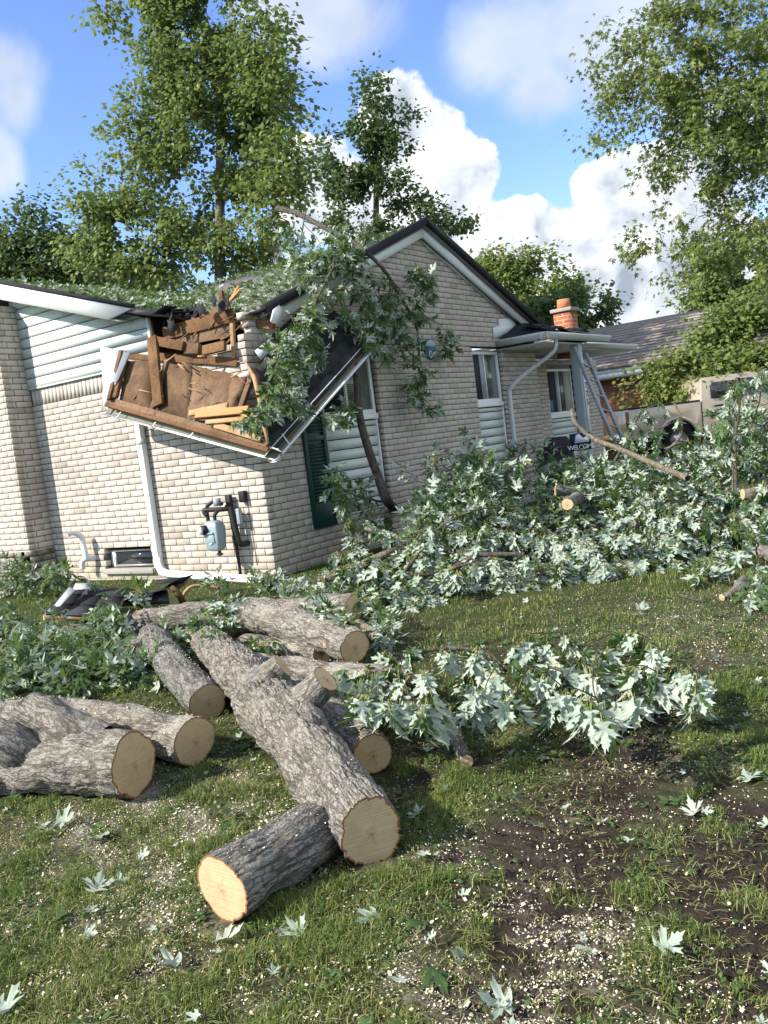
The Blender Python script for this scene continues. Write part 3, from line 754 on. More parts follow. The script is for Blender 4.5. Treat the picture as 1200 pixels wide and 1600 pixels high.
# ---- windows, shutter, panels
def gable_window(x0, x1, z0, z1, pb, y=.10, screen_left=True, name='window'):
    w = MB(); fw_ = .055
    w.box2((x0, y-.03, z0), (x0+fw_, y+.03, z1)); w.box2((x1-fw_, y-.03, z0), (x1, y+.03, z1)); w.box2((x0+fw_, y-.03, z1-fw_), (x1-fw_, y+.03, z1)); w.box2((x0+fw_, y-.03, z0), (x1-fw_, y+.03, z0+fw_))
    win = w.build(name, MAT['white_trim'], house, bevel=.004)
    xm = (x0+x1)/2; g = MB(); g.box2((x0+fw_, y+.004, z0+fw_), (x1-fw_, y+.010, z1-fw_)); g.build('pane', MAT['window_glass'], win)
    bl = MB(); bl.box2((xm+.02, y-.001, z0+fw_), (x1-fw_, y+.003, z1-fw_)); bl.build('blind', MAT['blind_glass'], win)
    d = MB(); d.box2((xm-.02, y-.02, z0+fw_), (xm+.02, y+.02, z1-fw_)); d.build('mullion', MAT['white_trim'], win)
    if screen_left:
        s = MB(); s.box2((x0+fw_+.01, y-.012, z0+fw_), (xm-.16, y-.006, z1-fw_)); s.build('insect_screen', MAT['screen_mesh'], win)
        s = MB(); s.box2((xm-.16, y-.02, z0+fw_), (xm-.02, y-.004, z1-fw_)); s.build('sash_stile', MAT['grey_post'], win)
    sl = MB(); sl.box2((x0-.01, y-.055, z0-.075), (x1+.01, y+.03, z0-.002)); sl.build('window_sill', MAT['white_trim'], win, bevel=.004)
    k = 0; z = z0-.08
    while z > pb+.02:
        zb = z-SB if k else z-.075
        zb = max(zb, pb); mb = MB()
        mb.add([(x0, y-.028, zb), (x1-.03, y-.028, zb), (x1-.03, y-.022, z-.013), (x0, y-.022, z-.013), (x0, y+.02, zb), (x1-.03, y+.02, zb), (x1-.03, y+.02, z-.013), (x0, y+.02, z-.013)], [[0, 1, 2, 3], [7, 6, 5, 4], [0, 4, 5, 1], [1, 5, 6, 2], [2, 6, 7, 3], [3, 7, 4, 0]])
        mb.build('siding_board', MAT['siding'], win); z = zb; k += 1
    tr_ = MB(); tr_.box2((x1-.028, y-.04, pb), (x1-.002, y+.03, z0-.08)); tr_.build('panel_trim', MAT['white_trim'], win)
    bkp = MB(); bkp.box2((x0, y+.035, pb), (x1, y+.045, z1)); bkp.build('backing', MAT['room_dark'], win)
    return win
w1 = gable_window(1.26, 2.47, WSILL, 2.64, .5, screen_left=False)
w2 = gable_window(5.24, 6.22, WSILL+.02, 2.64, .5)
w3 = gable_window(10.02, 11.43, 1.46, 2.44, .45, y=1.0)
cu = MB(); cu.box2((11.0, .985, 1.52), (11.36, .99, 2.38)); cu.build('curtain', MAT['curtain'], w3)
cu = MB(); cu.box2((10.1, .98, 1.5), (10.34, .985, 1.78)); cu.build('window_sticker', MAT['plaque_blue'], w3)
hd = MB(); hd.box2((9.2, .90, 2.52), (12.8, .98, 2.62)); hd.build('head_trim', MAT['soffit'], house)
lt = MB(); lt.box2((5.15, -.008, 2.682), (6.35, .08, 2.70)); lt.build('lintel', MAT['iron'], house)
# shutter
s = MB(); x0, x1, z0, z1 = .76, 1.20, .44, 2.62; y = -.035
s.box2((x0, y, z0), (x0+.06, 0-.003, z1)); s.box2((x1-.06, y, z0), (x1, -.003, z1)); s.box2((x0+.06, y, z0), (x1-.06, -.003, z0+.30)); s.box2((x0+.06, y, z1-.07), (x1-.06, -.003, z1)); s.box2((x0+.06, y, 1.5), (x1-.06, -.003, 1.56)); s.box2((x0+.05, -.010, z0), (x1-.05, -.004, z1))
shut = s.build('shutter', MAT['shutter_green'], house, bevel=.004)
zz = z0+.32
lv = MB(); lv.plank((x0+.06, 0, 0), (x1-.06, 0, 0), .038, .007, (0, -.8, .6)); lme = mesh_np('louvre', np.array(lv.v), lv.f, MAT['shutter_green'])
while zz < z1-.08:
    if not 1.47 < zz < 1.58:
        o = link('louvre', lme, shut); put(o, Matrix.Translation((0, y+.017, zz)))
    zz += .043
# basement window
b_ = MB(); b_.box2((.085, 2.09, .16), (.11, 3.01, .39)); bw = b_.build('basement_window', MAT['white_trim'], house)
b_ = MB(); b_.box2((.075, 2.13, .195), (.082, 2.88, .365)); b_.build('pane', MAT['window_glass'], bw)
b_ = MB()
for a, c in (((.06, 2.10, .165), (.095, 2.90, .192)), ((.06, 2.10, .367), (.095, 2.90, .39)), ((.06, 2.10, .192), (.095, 2.128, .367)), ((.06, 2.872, .192), (.095, 2.90, .367))): b_.box2(a, c)
b_.build('frame', MAT['aluminium'], bw)
b_ = MB(); b_.box2((-.055, 2.04, .085), (.09, 3.05, .15)); b_.build('window_sill', MAT['concrete'], bw, bevel=.006)
# porch roof: hipped, with gutters, soffit, downspout, post
PX0, PX1, PY, PZ = 6.15, 11.1, -.82, 2.72
po = MB(); 
V = [(PX0, -.005, PZ+.1), (PX0, PY, PZ+.1), (8.95, PY, PZ+.1), (8.95, -.3, PZ+.06), (PX1+.9, -.3, PZ+.06), (6.95, -.005, 3.13), (8.3, 1.2, 3.42), (PX1+.9, 1.2, 3.42)]
po.add(V, [[0, 1, 5], [1, 2, 6, 5], [2, 3, 4, 7, 6], [5, 6, 7]]); 
po.add([(p[0], p[1], p[2]-.03) for p in V], [[5, 1, 0], [5, 6, 2, 1], [6, 7, 4, 3, 2]])
porch = po.build('porch_roof', MAT['shingle_black'], house)
R = random.Random(8); mb = MB()
for i in range(26):
    u = R.random(); v = R.random(); mb.cur = R.random(); x = PX0+.2+u*2.4; y = PY+.05+v*.5; z = PZ+.14+.36*(y-PY)
    mb.box((x, y, z), (.3, .18, .01), np.array(Matrix.Rotation(.28, 3, 'X') @ Matrix.Rotation(R.uniform(-.2, .2), 3, 'Y')))
mb.build('shingle_tab', MAT['shingle_black'], porch)
mb = MB(); mb.prism([(5.98, -.012, 2.84), (6.0, -.012, 3.02), (6.22, -.012, 3.06), (6.22, -.012, 3.17), (6.62, -.012, 3.20), (7.2, -.012, 3.10), (6.4, -.012, 2.92)], (0, -.012, 0)); mb.build('step_flashing', MAT['white_trim'], porch)
mb = MB(); mb.box2((PX0+.02, PY+.02, PZ-.07), (8.93, .9, PZ-.055)); mb.box2((8.93, -.28, PZ-.075), (PX1+.85, .92, PZ-.06)); mb.build('soffit', MAT['soffit'], porch)
def gutter(p0, p1, out, parent, name='gutter', w=.11, h=.11, mat='gutter_paint', inside=None):
    p0, p1, out = np.array(p0, float), np.array(p1, float), np.array(out, float); up = np.array([0, 0, 1.0])
    prof = [(0, h), (0, 0), (w*.62, 0), (w*.8, h*.45), (w, h*.7), (w, h), (w-.012, h), (w-.012, h*.74), (w*.8-.01, h*.5), (w*.6, .006), (.006, .006), (.006, h)]
    A = [p0+out*a+up*b_ for a, b_ in prof]; B = [p1+out*a+up*b_ for a, b_ in prof]; n_ = len(prof)
    mb = MB(); mb.add(A+B, [[i, (i+1) % n_, n_+(i+1) % n_, n_+i] for i in range(n_)]+[list(range(n_))[::-1], [n_+i for i in range(n_)]]); return mb.build(name, MAT[mat], parent)
gutter((PX0, .0, PZ-.02), (PX0, PY-.11, PZ-.02), (-1, 0, 0), porch)
gutter((PX0-.11, PY, PZ-.021), (8.99, PY, PZ-.021), (0, -1, 0), porch)
gutter((8.96, -.3, PZ-.06), (PX1+.9, -.3, PZ-.06), (0, -1, 0), porch)
mb = MB()
pts = smoothline([(PX0+.45, PY-.03, PZ-.02), (PX0+.44, PY+.05, PZ-.22), (PX0+.25, -.30, PZ-.52), (PX0+.12, -.09, PZ-.72), (PX0+.10, -.06, PZ-.92), (PX0+.10, -.06, .25)], 6)
V, Fc = tube_np(pts, .037, 4); mb.add(V, [list(q) for q in Fc]); mb.build('downspout', MAT['gutter_paint'], porch, bevel=.008)
p = MB(); pc = onp(905, 600, 1, -.70); px_ = pc[0]; p.box2((px_-.08, -.78, 0), (px_+.06, -.62, PZ-.06)); post = p.build('porch_post', MAT['grey_post'], house, bevel=.006)
p = MB(); p.box2((px_+.061, -.78, 0), (px_+.085, -.62, PZ-.06)); p.box2((px_-.0, -.80, .9), (px_+.09, -.782, PZ-.4)); p.build('post_trim', MAT['white_trim'], post)
for i, ch in enumerate('30225'):
    cv = bpy.data.curves.new('house_number', 'FONT'); cv.body = ch; cv.size = .155; cv.align_x = 'CENTER'; cv.extrude = .003; cv.materials.append(MAT['iron'])
    o = link('house_number', cv, post); put(o, Matrix.Translation((px_+.045, -.806, 2.17-i*.15)) @ Matrix.Rotation(math.pi/2, 4, 'X'))
# house downspout on the sunny wall
ds = MB(); pts = [(-.05, 1.90, 2.0), (-.05, 1.90, .30)]
ds.box2((-.095, 1.855, .30), (-.012, 1.945, 2.30)); 
e = smoothline([(-.052, 1.90, .32), (-.06, 1.88, .17), (-.10, 1.74, .09), (-.16, 1.3, .07), (-.25, .55, .05), (-.33, -.05, .035)], 6)
V, Fc = tube_np(e, .062, 4); ds.add(V, [list(q) for q in Fc]); dsp = ds.build('downspout', MAT['white_trim'], house, bevel=.006)
sj = MB(); sj.box2((-.10, 1.85, 1.72), (-.008, 1.95, 1.78)); sj.build('strap', MAT['gutter_paint'], dsp)
# ------------------------------------------------------------------ torn-off roof corner hanging from the house
A3 = onp(158, 645, 0, -.50); B3 = onp(430, 718, 0, -.50); C3 = onp(582, 545, 1, -.50)
torn = thing('torn_roof_corner', 'torn-off roof corner hanging upside down with gutter, brown sheathing and black shingles', 'roof section', tuple(B3))
T3 = onp(300, 560, 0, -.10)
def plane_hit(px, py, P0, N, off=0.0):
    d = ray(px, py); t = np.dot(P0+N*off-CAM, N)/np.dot(d, N); return CAM+d*t
NT = np.cross(B3-A3, T3-A3); NT /= np.linalg.norm(NT)
if np.dot(NT, CAM-A3) < 0: NT = -NT          # towards the camera side
def TP(px, py, off=0.0): return plane_hit(px, py, A3, NT, off)
def slab_px(pxs, off, thick, mat, name, parent=torn, PF=None):
    PF = PF or TP; mb = MB(); mb.cur = random.random(); Q = []
    for i in range(len(pxs)):           # torn, uneven edges
        a, b_ = pxs[i], pxs[(i+1) % len(pxs)]; k = max(1, int(math.hypot(a[0]-b_[0], a[1]-b_[1])/7))
        for t in range(k):
            f = t/k; j = 0 if t == 0 else random.gauss(0, 1.3); Q.append((a[0]+(b_[0]-a[0])*f+j*.6, a[1]+(b_[1]-a[1])*f+j))
    P = [PF(x, y, off) for x, y in Q]
    N = NT if PF is TP else NS
    mb.prism(P, -N*thick); return mb.build(name, MAT[mat], parent)
# sheathing sheets (back of the tray)
slab_px([(197, 562), (240, 566), (236, 640), (186, 630)], .02, .02, 'plywood', 'sheathing_panel')
slab_px([(258, 568), (300, 570), (296, 655), (244, 643)], .015, .02, 'plywood', 'sheathing_panel')
slab_px([(301, 571), (345, 580), (370, 586), (372, 600), (360, 640), (296, 656)], .012, .02, 'plywood', 'sheathing_panel')
slab_px([(303, 600), (362, 612), (356, 660), (292, 655)], .03, .012, 'old_board', 'sheathing_panel')
slab_px([(362, 590), (384, 588), (380, 606), (356, 672), (345, 668)], .05, .03, 'plywood', 'sheathing_panel')
def beam(p0, p1, w, t, off, mat, name, off1=None):
    mb = MB(); mb.cur = random.random(); mb.plank(TP(*p0, off), TP(*p1, off if off1 is None else off1), w, t, NT); return mb.build(name, MAT[mat], torn, bevel=.003)
beam((170, 627), (418, 698), .10, .045, .035, 'old_board', 'sub_fascia')
beam((166, 632), (420, 704), .05, .05, .06, 'lumber', 'sub_fascia')
beam((196, 550), (178, 622), .10, .05, .07, 'lumber', 'lookout', .07)
beam((190, 548), (170, 625), .05, .04, .10, 'lumber', 'lookout', .10)
beam((238, 527), (248, 634), .13, .05, .10, 'lumber', 'lookout', .06)
beam((262, 562), (238, 640), .05, .05, .02, 'old_board', 'lookout')
beam((395, 585), (372, 650), .06, .05, .03, 'old_board', 'lookout')
beam((296, 646), (356, 634), .07, .03, .10, 'fresh_wood', 'broken_board', .12)
beam((306, 648), (388, 640), .085, .03, .14, 'orange_wood', 'broken_board', .16)
beam((322, 660), (386, 654), .05, .03, .12, 'fresh_wood', 'broken_board')
beam((336, 664), (408, 686), .07, .03, .09, 'fresh_wood', 'broken_board')
beam((375, 652), (412, 676), .05, .05, .02, 'lumber', 'broken_board')
for i in range(7):
    beam((368+2*i, 640+2*i), (390+3*i, 636+3*i), .018, .012, .15, 'orange_wood', 'splinter')
# splinters, torn felt and dangling strips along the torn edges
R = random.Random(77)
for i in range(26):
    x, y = R.uniform(205, 400), R.uniform(555, 660); a = R.uniform(-.9, .9); l = R.uniform(6, 22); o_ = R.uniform(.03, .16)
    mb = MB(); mb.cur = R.random(); mb.plank(TP(x, y, o_), TP(x+l*math.cos(a), y+l*math.sin(a), o_+R.uniform(-.03, .05)), R.uniform(.006, .02), .006, NT); mb.build('splinter', MAT[R.choice(['fresh_wood', 'orange_wood', 'lumber', 'old_board'])], torn)
for i in range(12):
    x = R.uniform(245, 372); y = 500-(x-245)*.34+R.uniform(-6, 8); l = R.uniform(8, 22); d_ = R.uniform(-.15, .3)
    p0 = onp(x, y, 0, d_); p1 = onp(x+R.uniform(-6, 6), y+l, 0, d_-R.uniform(0, .12)); mb = MB(); mb.plank(p0, p1, R.uniform(.04, .12), .008, (-1, R.uniform(-.5, .5), .2)); mb.build('torn_felt', MAT['shingle_black'], house)
for i in range(16):
    x = R.uniform(250, 372); y = 540-(x-250)*.12+R.uniform(-28, 22); l = R.uniform(8, 26); a = R.uniform(-1.2, .6); d_ = R.uniform(-.1, .2)
    mb = MB(); mb.cur = R.random(); mb.plank(onp(x, y, 0, d_), onp(x+l*math.cos(a), y+l*math.sin(a), 0, d_+.05), R.uniform(.008, .03), .01, (-1, 0, .2)); mb.build('splinter', MAT[R.choice(['fresh_wood', 'lumber', 'lumber', 'old_board'])], house)
# gutter: open trough along A-B and B-C, seen from its open side
def trough(p0, p1, back, name_in='gutter', w=.115, dep=.08, N=None, straps=True):
    """back: direction from the outer lip to the inner lip; N: open side"""
    d = (p1-p0)/np.linalg.norm(p1-p0); back = back-d*np.dot(back, d); back /= np.linalg.norm(back)
    N = np.cross(d, back); 
    if np.dot(N, CAM-p0) < 0: N = -N
    lp = .012 if straps else .024; pr_ = [(0, .0), (-lp, .0), (-lp, -.02), (.02, -dep), (w, -dep), (w, .015), (w-.01, .015), (w-.01, -dep+.008), (.026, -dep+.008), (.0, -.02)]
    A_ = [p0+back*a+N*b for a, b in pr_]; B_ = [p1+back*a+N*b for a, b in pr_]; n_ = len(pr_)
    mb = MB(); mb.add(A_+B_, [[i, (i+1) % n_, n_+(i+1) % n_, n_+i] for i in range(n_)]+[list(range(n_)), [n_+i for i in range(n_)][::-1]]); g = mb.build(name_in, MAT['white_trim'], torn)
    mb = MB(); P = [p0+back*.025-N*(dep-.012), p1+back*.025-N*(dep-.012), p1+back*(w-.012)-N*(dep-.012), p0+back*(w-.012)-N*(dep-.012)]
    mb.prism(P, N*.006); mb.build('gutter_silt', MAT['gutter_inside'], g)
    mb = MB(); P = [p0+back*(w-.014)-N*(dep-.01), p1+back*(w-.014)-N*(dep-.01), p1+back*(w-.014)+N*.0, p0+back*(w-.014)+N*.0]; mb.prism(P, -back*.003); mb.build('gutter_back', MAT['gutter_inside'], g)
    L = np.linalg.norm(p1-p0)
    for k in range(int(L/.75) if straps else 1):
        q = p0+d*(.3+k*.62); mb = MB(); mb.plank(q+N*.006-back*.01, q+back*(w+.01)+N*.012+d*.05, .014, .006, N); mb.build('gutter_strap', MAT['white_trim'], g)
    return g
backAB = T3-(A3+B3)/2
trough(A3, B3, backAB)
# shingled face
S3 = onp(478, 512, 1, -.12)
NS = np.cross(C3-B3, S3-B3); NS /= np.linalg.norm(NS)
if np.dot(NS, CAM-B3) < 0: NS = -NS
def SP(px, py, off=0.0): return plane_hit(px, py, B3, NS, off)
trough(B3, C3, S3-(B3+C3)/2, straps=False)
dBC = (C3-B3)/np.linalg.norm(C3-B3); uS = np.cross(NS, dBC); 
if np.dot(uS, S3-B3) < 0: uS = -uS
Lbc = np.linalg.norm(C3-B3)
mb = MB(); face_px = [(428, 700), (576, 545), (556, 512), (520, 488), (470, 490), (430, 520), (408, 575), (404, 600), (416, 660)]
mb.prism([SP(x, y, -.01) for x, y in face_px], -NS*.03); mb.build('sheathing_panel', MAT['plywood'], torn)
FP = np.array(face_px, float)
def inside(px, py):
    c = False; j = len(FP)-1
    for i in range(len(FP)):
        if ((FP[i, 1] > py) != (FP[j, 1] > py)) and (px < (FP[j, 0]-FP[i, 0])*(py-FP[i, 1])/(FP[j, 1]-FP[i, 1])+FP[i, 0]): c = not c
        j = i
    return c
tab = {}
for r_ in range(9):
    for k in range(-8, 9):
        cpt = B3+dBC*((k+.5*(r_ % 2))*.30+.25)+uS*(.16+r_*.14)
        q = proj(cpt)
        if not inside(q[0], q[1]): continue
        Rm = np.stack([dBC, uS, NS], 1)
        Rm = Rm @ np.array(Matrix.Rotation(random.uniform(-.03, .03), 3, 'Z') @ Matrix.Rotation(-.035+random.uniform(-.015, .015), 3, 'X'))
        if 'me' not in tab:
            t_ = MB(); t_.box((0, 0, 0), (.294, .20, .006)); tab['me'] = mesh_np('shingle', np.array(t_.v), t_.f, MAT['shingle_black'])
        o = link('shingle', tab['me'], torn); M4 = Matrix([list(Rm[i])+[(cpt+NS*.006)[i]] for i in range(3)]+[[0, 0, 0, 1]]); put(o, M4)
# hip edge: splintered rafter between the two faces, curled metal at the left end
mb = MB(); mb.cur = .2; mb.tube([TP(384, 566, .08), TP(398, 590, .1), TP(406, 625, .12), TP(412, 660, .1), TP(419, 694, .06)], [.012, .03, .028, .03, .012], 5); mb.build('split_hip_rafter', MAT['fresh_wood'], torn)
mb = MB(); mb.tube([TP(395, 575, .03), TP(410, 610, .05), TP(418, 690, .03)], [.02, .03, .02], 4); mb.build('split_hip_rafter', MAT['lumber'], torn)
fl = [TP(156, 541, .16), TP(182, 546, .10), TP(204, 548, .09), TP(186, 590, .12), TP(168, 622, .08), TP(158, 644, .02), TP(161, 600, .14)]
mb = MB(); V = fl+[p_-NT*.006 for p_ in fl]
mb.add(V, [[0, 1, 6], [1, 2, 3, 6], [3, 4, 5, 6], [8, 7, 13], [9, 8, 13, 10], [11, 10, 13, 12], [0, 7, 8, 1], [1, 8, 9, 2], [2, 9, 10, 3], [3, 10, 11, 4], [4, 11, 12, 5], [5, 12, 13, 6], [6, 13, 7, 0]]); mb.build('curled_flashing', MAT['flashing'], torn)
mb = MB(); mb.prism([SP(398, 548, .05), SP(422, 528, .07), SP(430, 540, .06), SP(408, 562, .05)], -NS*.006); mb.build('loose_flashing', MAT['flashing'], torn)

# ------------------------------------------------------------------ things on the walls
def P_(x, y, z): return (x, y, z)
gm = thing('gas_meter', 'grey gas meter with black pipes on the sunlit wall beside the corner', 'gas meter', (-.25, .60, 0))
mc = onp(336, 838, 0, -.26); my, mz = mc[1], mc[2]
b = MB(); pr_ = []
def ring_box(z, hw, hd, x0=-.26): return [(x0-hd, my-hw, z), (x0+hd, my-hw, z), (x0+hd, my+hw, z), (x0-hd, my+hw, z)]
lv_ = [ring_box(mz-.17, .075, .045), ring_box(mz-.13, .10, .065), ring_box(mz+.0, .115, .075), ring_box(mz+.11, .115, .08), ring_box(mz+.165, .095, .06), ring_box(mz+.185, .06, .04)]
V = [p for r_ in lv_ for p in r_]; fl = [[3, 2, 1, 0]]+[[4*i+j, 4*i+(j+1) % 4, 4*i+4+(j+1) % 4, 4*i+4+j] for i in range(5) for j in range(4)]+[[20, 21, 22, 23]]
b.add(V, fl); b.build('body', MAT['meter_grey'], gm, bevel=.018)
b = MB(); b.box((-.345, my+.01, mz+.045), (.03, .15, .02)); b.box((-.34, my+.0, mz-.02), (.012, .13, .09)); b.build('face_ridge', MAT['meter_grey'], gm, bevel=.006)
b = MB(); b.tube([(-.30, my+.07, mz+.09), (-.38, my+.07, mz+.09)], [.055, .055], 14); b.build('dial_housing', MAT['black_plastic'], gm)
b = MB(); b.tube([(-.37, my+.095, mz+.085), (-.40, my+.105, mz+.085)], [.048, .045], 14); b.build('dial_cover', MAT['pvc'], gm)
b = MB(); b.box((-.338, my+.005, mz-.075), (.004, .055, .018)); b.build('label_plate', MAT['white_trim'], gm)
def pipe(pts, r_, name='pipe', mat='iron', k=4, n_=8):
    b = MB(); P = smoothline(pts, k); b.tube(P, r_, n_); return b.build(name, MAT[mat], gm, smooth=True)
pipe([(-.26, my+.075, mz+.17), (-.26, my+.075, mz+.30), (-.25, my+.06, mz+.36), (-.22, my-.03, mz+.40), (-.2, my-.13, mz+.36)], .022)
pipe([(-.26, my+.075, mz+.25), (-.27, my+.10, mz+.27), (-.27, my+.11, mz+.31), (-.25, my+.04, mz+.31), (-.2, my-.10, mz+.30), (-.14, my-.17, mz+.30)], .028)
pipe([(-.26, my-.04, mz+.17), (-.26, my-.04, mz+.24), (-.24, my-.08, mz+.29)], .022)
pipe([(-.14, my-.15, mz+.30), (-.13, my-.19, mz+.26), (-.12, my-.21, mz+.0), (-.10, my-.23, mz-.12), (.0, my-.26, mz-.13)], .034)
pipe([(-.14, my-.10, mz+.30), (-.10, my-.12, mz+.30), (-.06, my-.12, mz-.2), (-.06, my-.12, -.05)], .02)
pipe([(-.25, my-.03, mz-.16), (-.25, my-.03, mz-.23)], .02); pipe([(-.25, my-.07, mz-.21), (-.25, my+.01, mz-.21)], .014)
b = MB(); b.box((-.06, my-.10, mz+.37), (.05, .075, .16)); b.build('bracket', MAT['iron'], gm, bevel=.005)
b = MB(); b.box((-.10, my-.27, mz+.20), (.05, .05, .18)); b.build('regulator_vent', MAT['meter_grey'], gm, bevel=.006)
b = MB(); b.tube([(-.20, my-.05, mz+.345), (-.20, my-.05, mz+.43)], [.05, .045], 12); b.build('regulator_cap', MAT['meter_grey'], gm)

bx_ = thing('cable_box', 'small black cable box with thin wires on sunlit wall above the meter', 'cable box', (0, .35, .92))
pc = onp(379, 776, 0, -.04); b = MB(); b.box((-.035, pc[1], pc[2]), (.06, .085, .13)); b.build('cover', MAT['black_plastic'], bx_, bevel=.006)
b = MB(); b.tube(smoothline([(-.008, pc[1]-.03, pc[2]-.06), (-.008, pc[1]-.035, pc[2]-.3), (-.008, pc[1]-.05, .15)], 4), .004, 5); b.build('wire', MAT['mortar'], bx_)

vp = thing('vent_pipe', 'white plastic vent pipe with elbows on wall left of basement window', 'pipe', (-.1, 3.5, .4))
vy = onp(130, 850, 0, -.12); b = MB(); b.tube(smoothline([(.02, vy[1]-.04, .30), (-.10, vy[1]-.04, .31), (-.13, vy[1]-.03, .36), (-.12, vy[1]-.0, .55), (-.13, vy[1]+.0, .62), (-.20, vy[1]+.03, .68), (-.27, vy[1]+.05, .69)], 6), .038, 14); b.build('pipe', MAT['pvc'], vp, smooth=True)
b = MB(); b.tube([(-.265, vy[1]+.048, .689), (-.30, vy[1]+.06, .692)], [.047, .047], 14, cap=False); b.build('collar', MAT['pvc'], vp)
b = MB(); b.tube(smoothline([(-.11, vy[1]-.04, .33), (-.15, vy[1]+.03, .28), (-.15, vy[1]+.05, .18)], 5), .036, 12); b.build('elbow', MAT['pvc'], vp, smooth=True)

pq = thing('wall_plaque', 'round blue decorative plaque hanging on the shaded gable wall', 'plaque', (3.94, -.02, 2.62))
pc = onp(672, 546, 1, -.02); R_ = .155
b = MB(); b.tube([(pc[0], -.005, pc[2]), (pc[0], -.035, pc[2])], [R_, R_], 24); b.build('disc', MAT['plaque_blue'], pq, bevel=.004)
b = MB(); aa = np.linspace(.15, math.pi-.15, 12); b.prism([(pc[0]+math.cos(a)*R_*.92, -.036, pc[2]+.02+math.sin(a)*R_*.75) for a in aa], (0, -.006, 0)); b.build('pale_field', MAT['plaque_pale'], pq)
b = MB(); V, Fc = tube_np([(pc[0]-.03+.035*math.cos(a), -.040, pc[2]-.075+.05*math.sin(a)) for a in np.linspace(0, 2*math.pi, 18)], .009, 5); b.add(V, [list(q) for q in Fc]); b.build('numeral', MAT['white_trim'], pq)
b = MB(); aa = np.linspace(-1.2, -.1, 8); b.prism([(pc[0]+math.cos(a)*R_*.95, -.036, pc[2]+math.sin(a)*R_*.95) for a in aa]+[(pc[0]+.04, -.036, pc[2]-.05)], (0, -.005, 0)); b.build('pale_rim', MAT['plaque_pale'], pq)

# ladder leaning on the porch gutter
lt_ = onp(906, 548, 1, -.98); lb_ = onp(974, 706, 1, -1.75)
lad = thing('ladder', 'aluminium extension ladder leaning against the porch roof beside the post', 'ladder', tuple(lb_))
d = (lt_-lb_); L = np.linalg.norm(d); d = d/L; side = HEAD*.78+RIGHT*.52; side = side-d*np.dot(side, d); side /= np.linalg.norm(side); ln = np.cross(side, d)
for sx in (-.21, .21):
    b = MB(); b.plank(lb_+side*sx, lt_+side*sx, .03, .06, ln); b.build('rail', MAT['aluminium'], lad)
for k in range(int(L/.30)):
    q = lb_+d*(.2+k*.30); b = MB(); b.tube([q-side*.2, q+side*.2], .016, 6); b.build('rung', MAT['aluminium'], lad)

# black bin on the porch and welcome sign
bp = atd(872, 705, 15.0); bp[2] = 0
gr = thing('covered_grill', 'black covered grill standing by the porch downspout behind the branches', 'grill', tuple(bp))
b = MB(); uX = RIGHT; uY = HEAD; top = atd(868, 686, 15.0)[2]+.03
lvls = [(0, .24, .20), (.45, .26, .21), (.8, .25, .2), (.93, .22, .17), (1.0, .15, .12)]
V = []
for s_, hw, hd in lvls:
    for a in np.linspace(0, 2*math.pi, 16, endpoint=False):
        q = 1/ (abs(math.cos(a))**4+abs(math.sin(a))**4)**.25
        V.append(bp+uX*math.cos(a)*q*hw+uY*math.sin(a)*q*hd+np.array([0, 0, s_*top]))
fl = [[16*i+j, 16*i+(j+1) % 16, 16*i+16+(j+1) % 16, 16*i+16+j] for i in range(4) for j in range(16)]+[[64+j for j in range(16)]]
b.add(V, fl); b.build('cover', MAT['black_plastic'], gr, smooth=True)
b = MB(); hp = atd(857, 693, 14.7); b.plank(hp-uX*.05, hp+uX*.05+np.array([0, 0, .02]), .02, .02, -HEAD); b.build('handle', MAT['aluminium'], gr)

sp_ = atd(907, 690, 14.4)
sg = thing('welcome_sign', 'blue and white welcome sign by the porch post behind leaves', 'sign', (sp_[0], sp_[1], 0))
b = MB(); RT = np.stack([RIGHT, HEAD, [0, 0, 1.0]], 1)
b.box(sp_, (.34, .02, .28), RT); bd = b.build('board', MAT['navy'], sg)
b = MB(); b.prism([sp_+RIGHT*x-HEAD*.012+np.array([0, 0, z]) for x, z in ((-.10, -.02), (.14, -.01), (.13, .10), (.05, .05), (-.02, .13), (-.07, .11))], -HEAD*.004); b.build('painted_bird', MAT['white_trim'], sg)
cv = bpy.data.curves.new('lettering', 'FONT'); cv.body = 'WELCOME'; cv.size = .105; cv.extrude = .002; cv.align_x = 'CENTER'; cv.materials.append(MAT['white_trim']); cv.space_character = .8
o = link('lettering', cv, sg); Mx = Matrix([[RIGHT[0], 0, -HEAD[0], 0], [RIGHT[1], 0, -HEAD[1], 0], [0, 1, 0, 0], [0, 0, 0, 1]]); Mx.translation = Vector(sp_-HEAD*.016+np.array([0, 0, -.12])); put(o, Mx)
b = MB(); b.box((sp_[0], sp_[1], sp_[2]/2-.07), (.04, .03, sp_[2]-.14)); b.build('stake', MAT['old_board'], sg)

# ------------------------------------------------------------------ pickup truck
tr0 = atd(988, 705, 23.0); td = RIGHT*math.cos(math.radians(8))+HEAD*math.sin(math.radians(8)); tn = np.array([td[1], -td[0], 0])   # tn: towards the camera side
if np.dot(tn, CAM-tr0) < 0: tn = -tn
tr0[2] = 0.026
truck = thing('pickup_truck', 'beige pickup truck parked beyond the brush with black bed rail cover', 'pickup truck', tuple(tr0))
def T(u, v, z): return tr0+td*u-tn*v+np.array([0, 0, z])        # u along, v across (0 near side), z up
def tprism(prof, v0, v1, mat, name, parent=truck, inset=0, bevel=.03):
    mb = MB(); P = [T(u, v0, z) for u, z in prof]; mb.prism(P, -tn*(v1-v0)); return mb.build(name, MAT[mat], parent, bevel=bevel)
Wd = 1.95
def arc(cx, cz, r_, a0, a1, n_=14): return [(cx+r_*math.cos(a), cz+r_*math.sin(a)) for a in np.linspace(a0, a1, n_)]
RW, FW, AR = 1.30, 4.85, .52
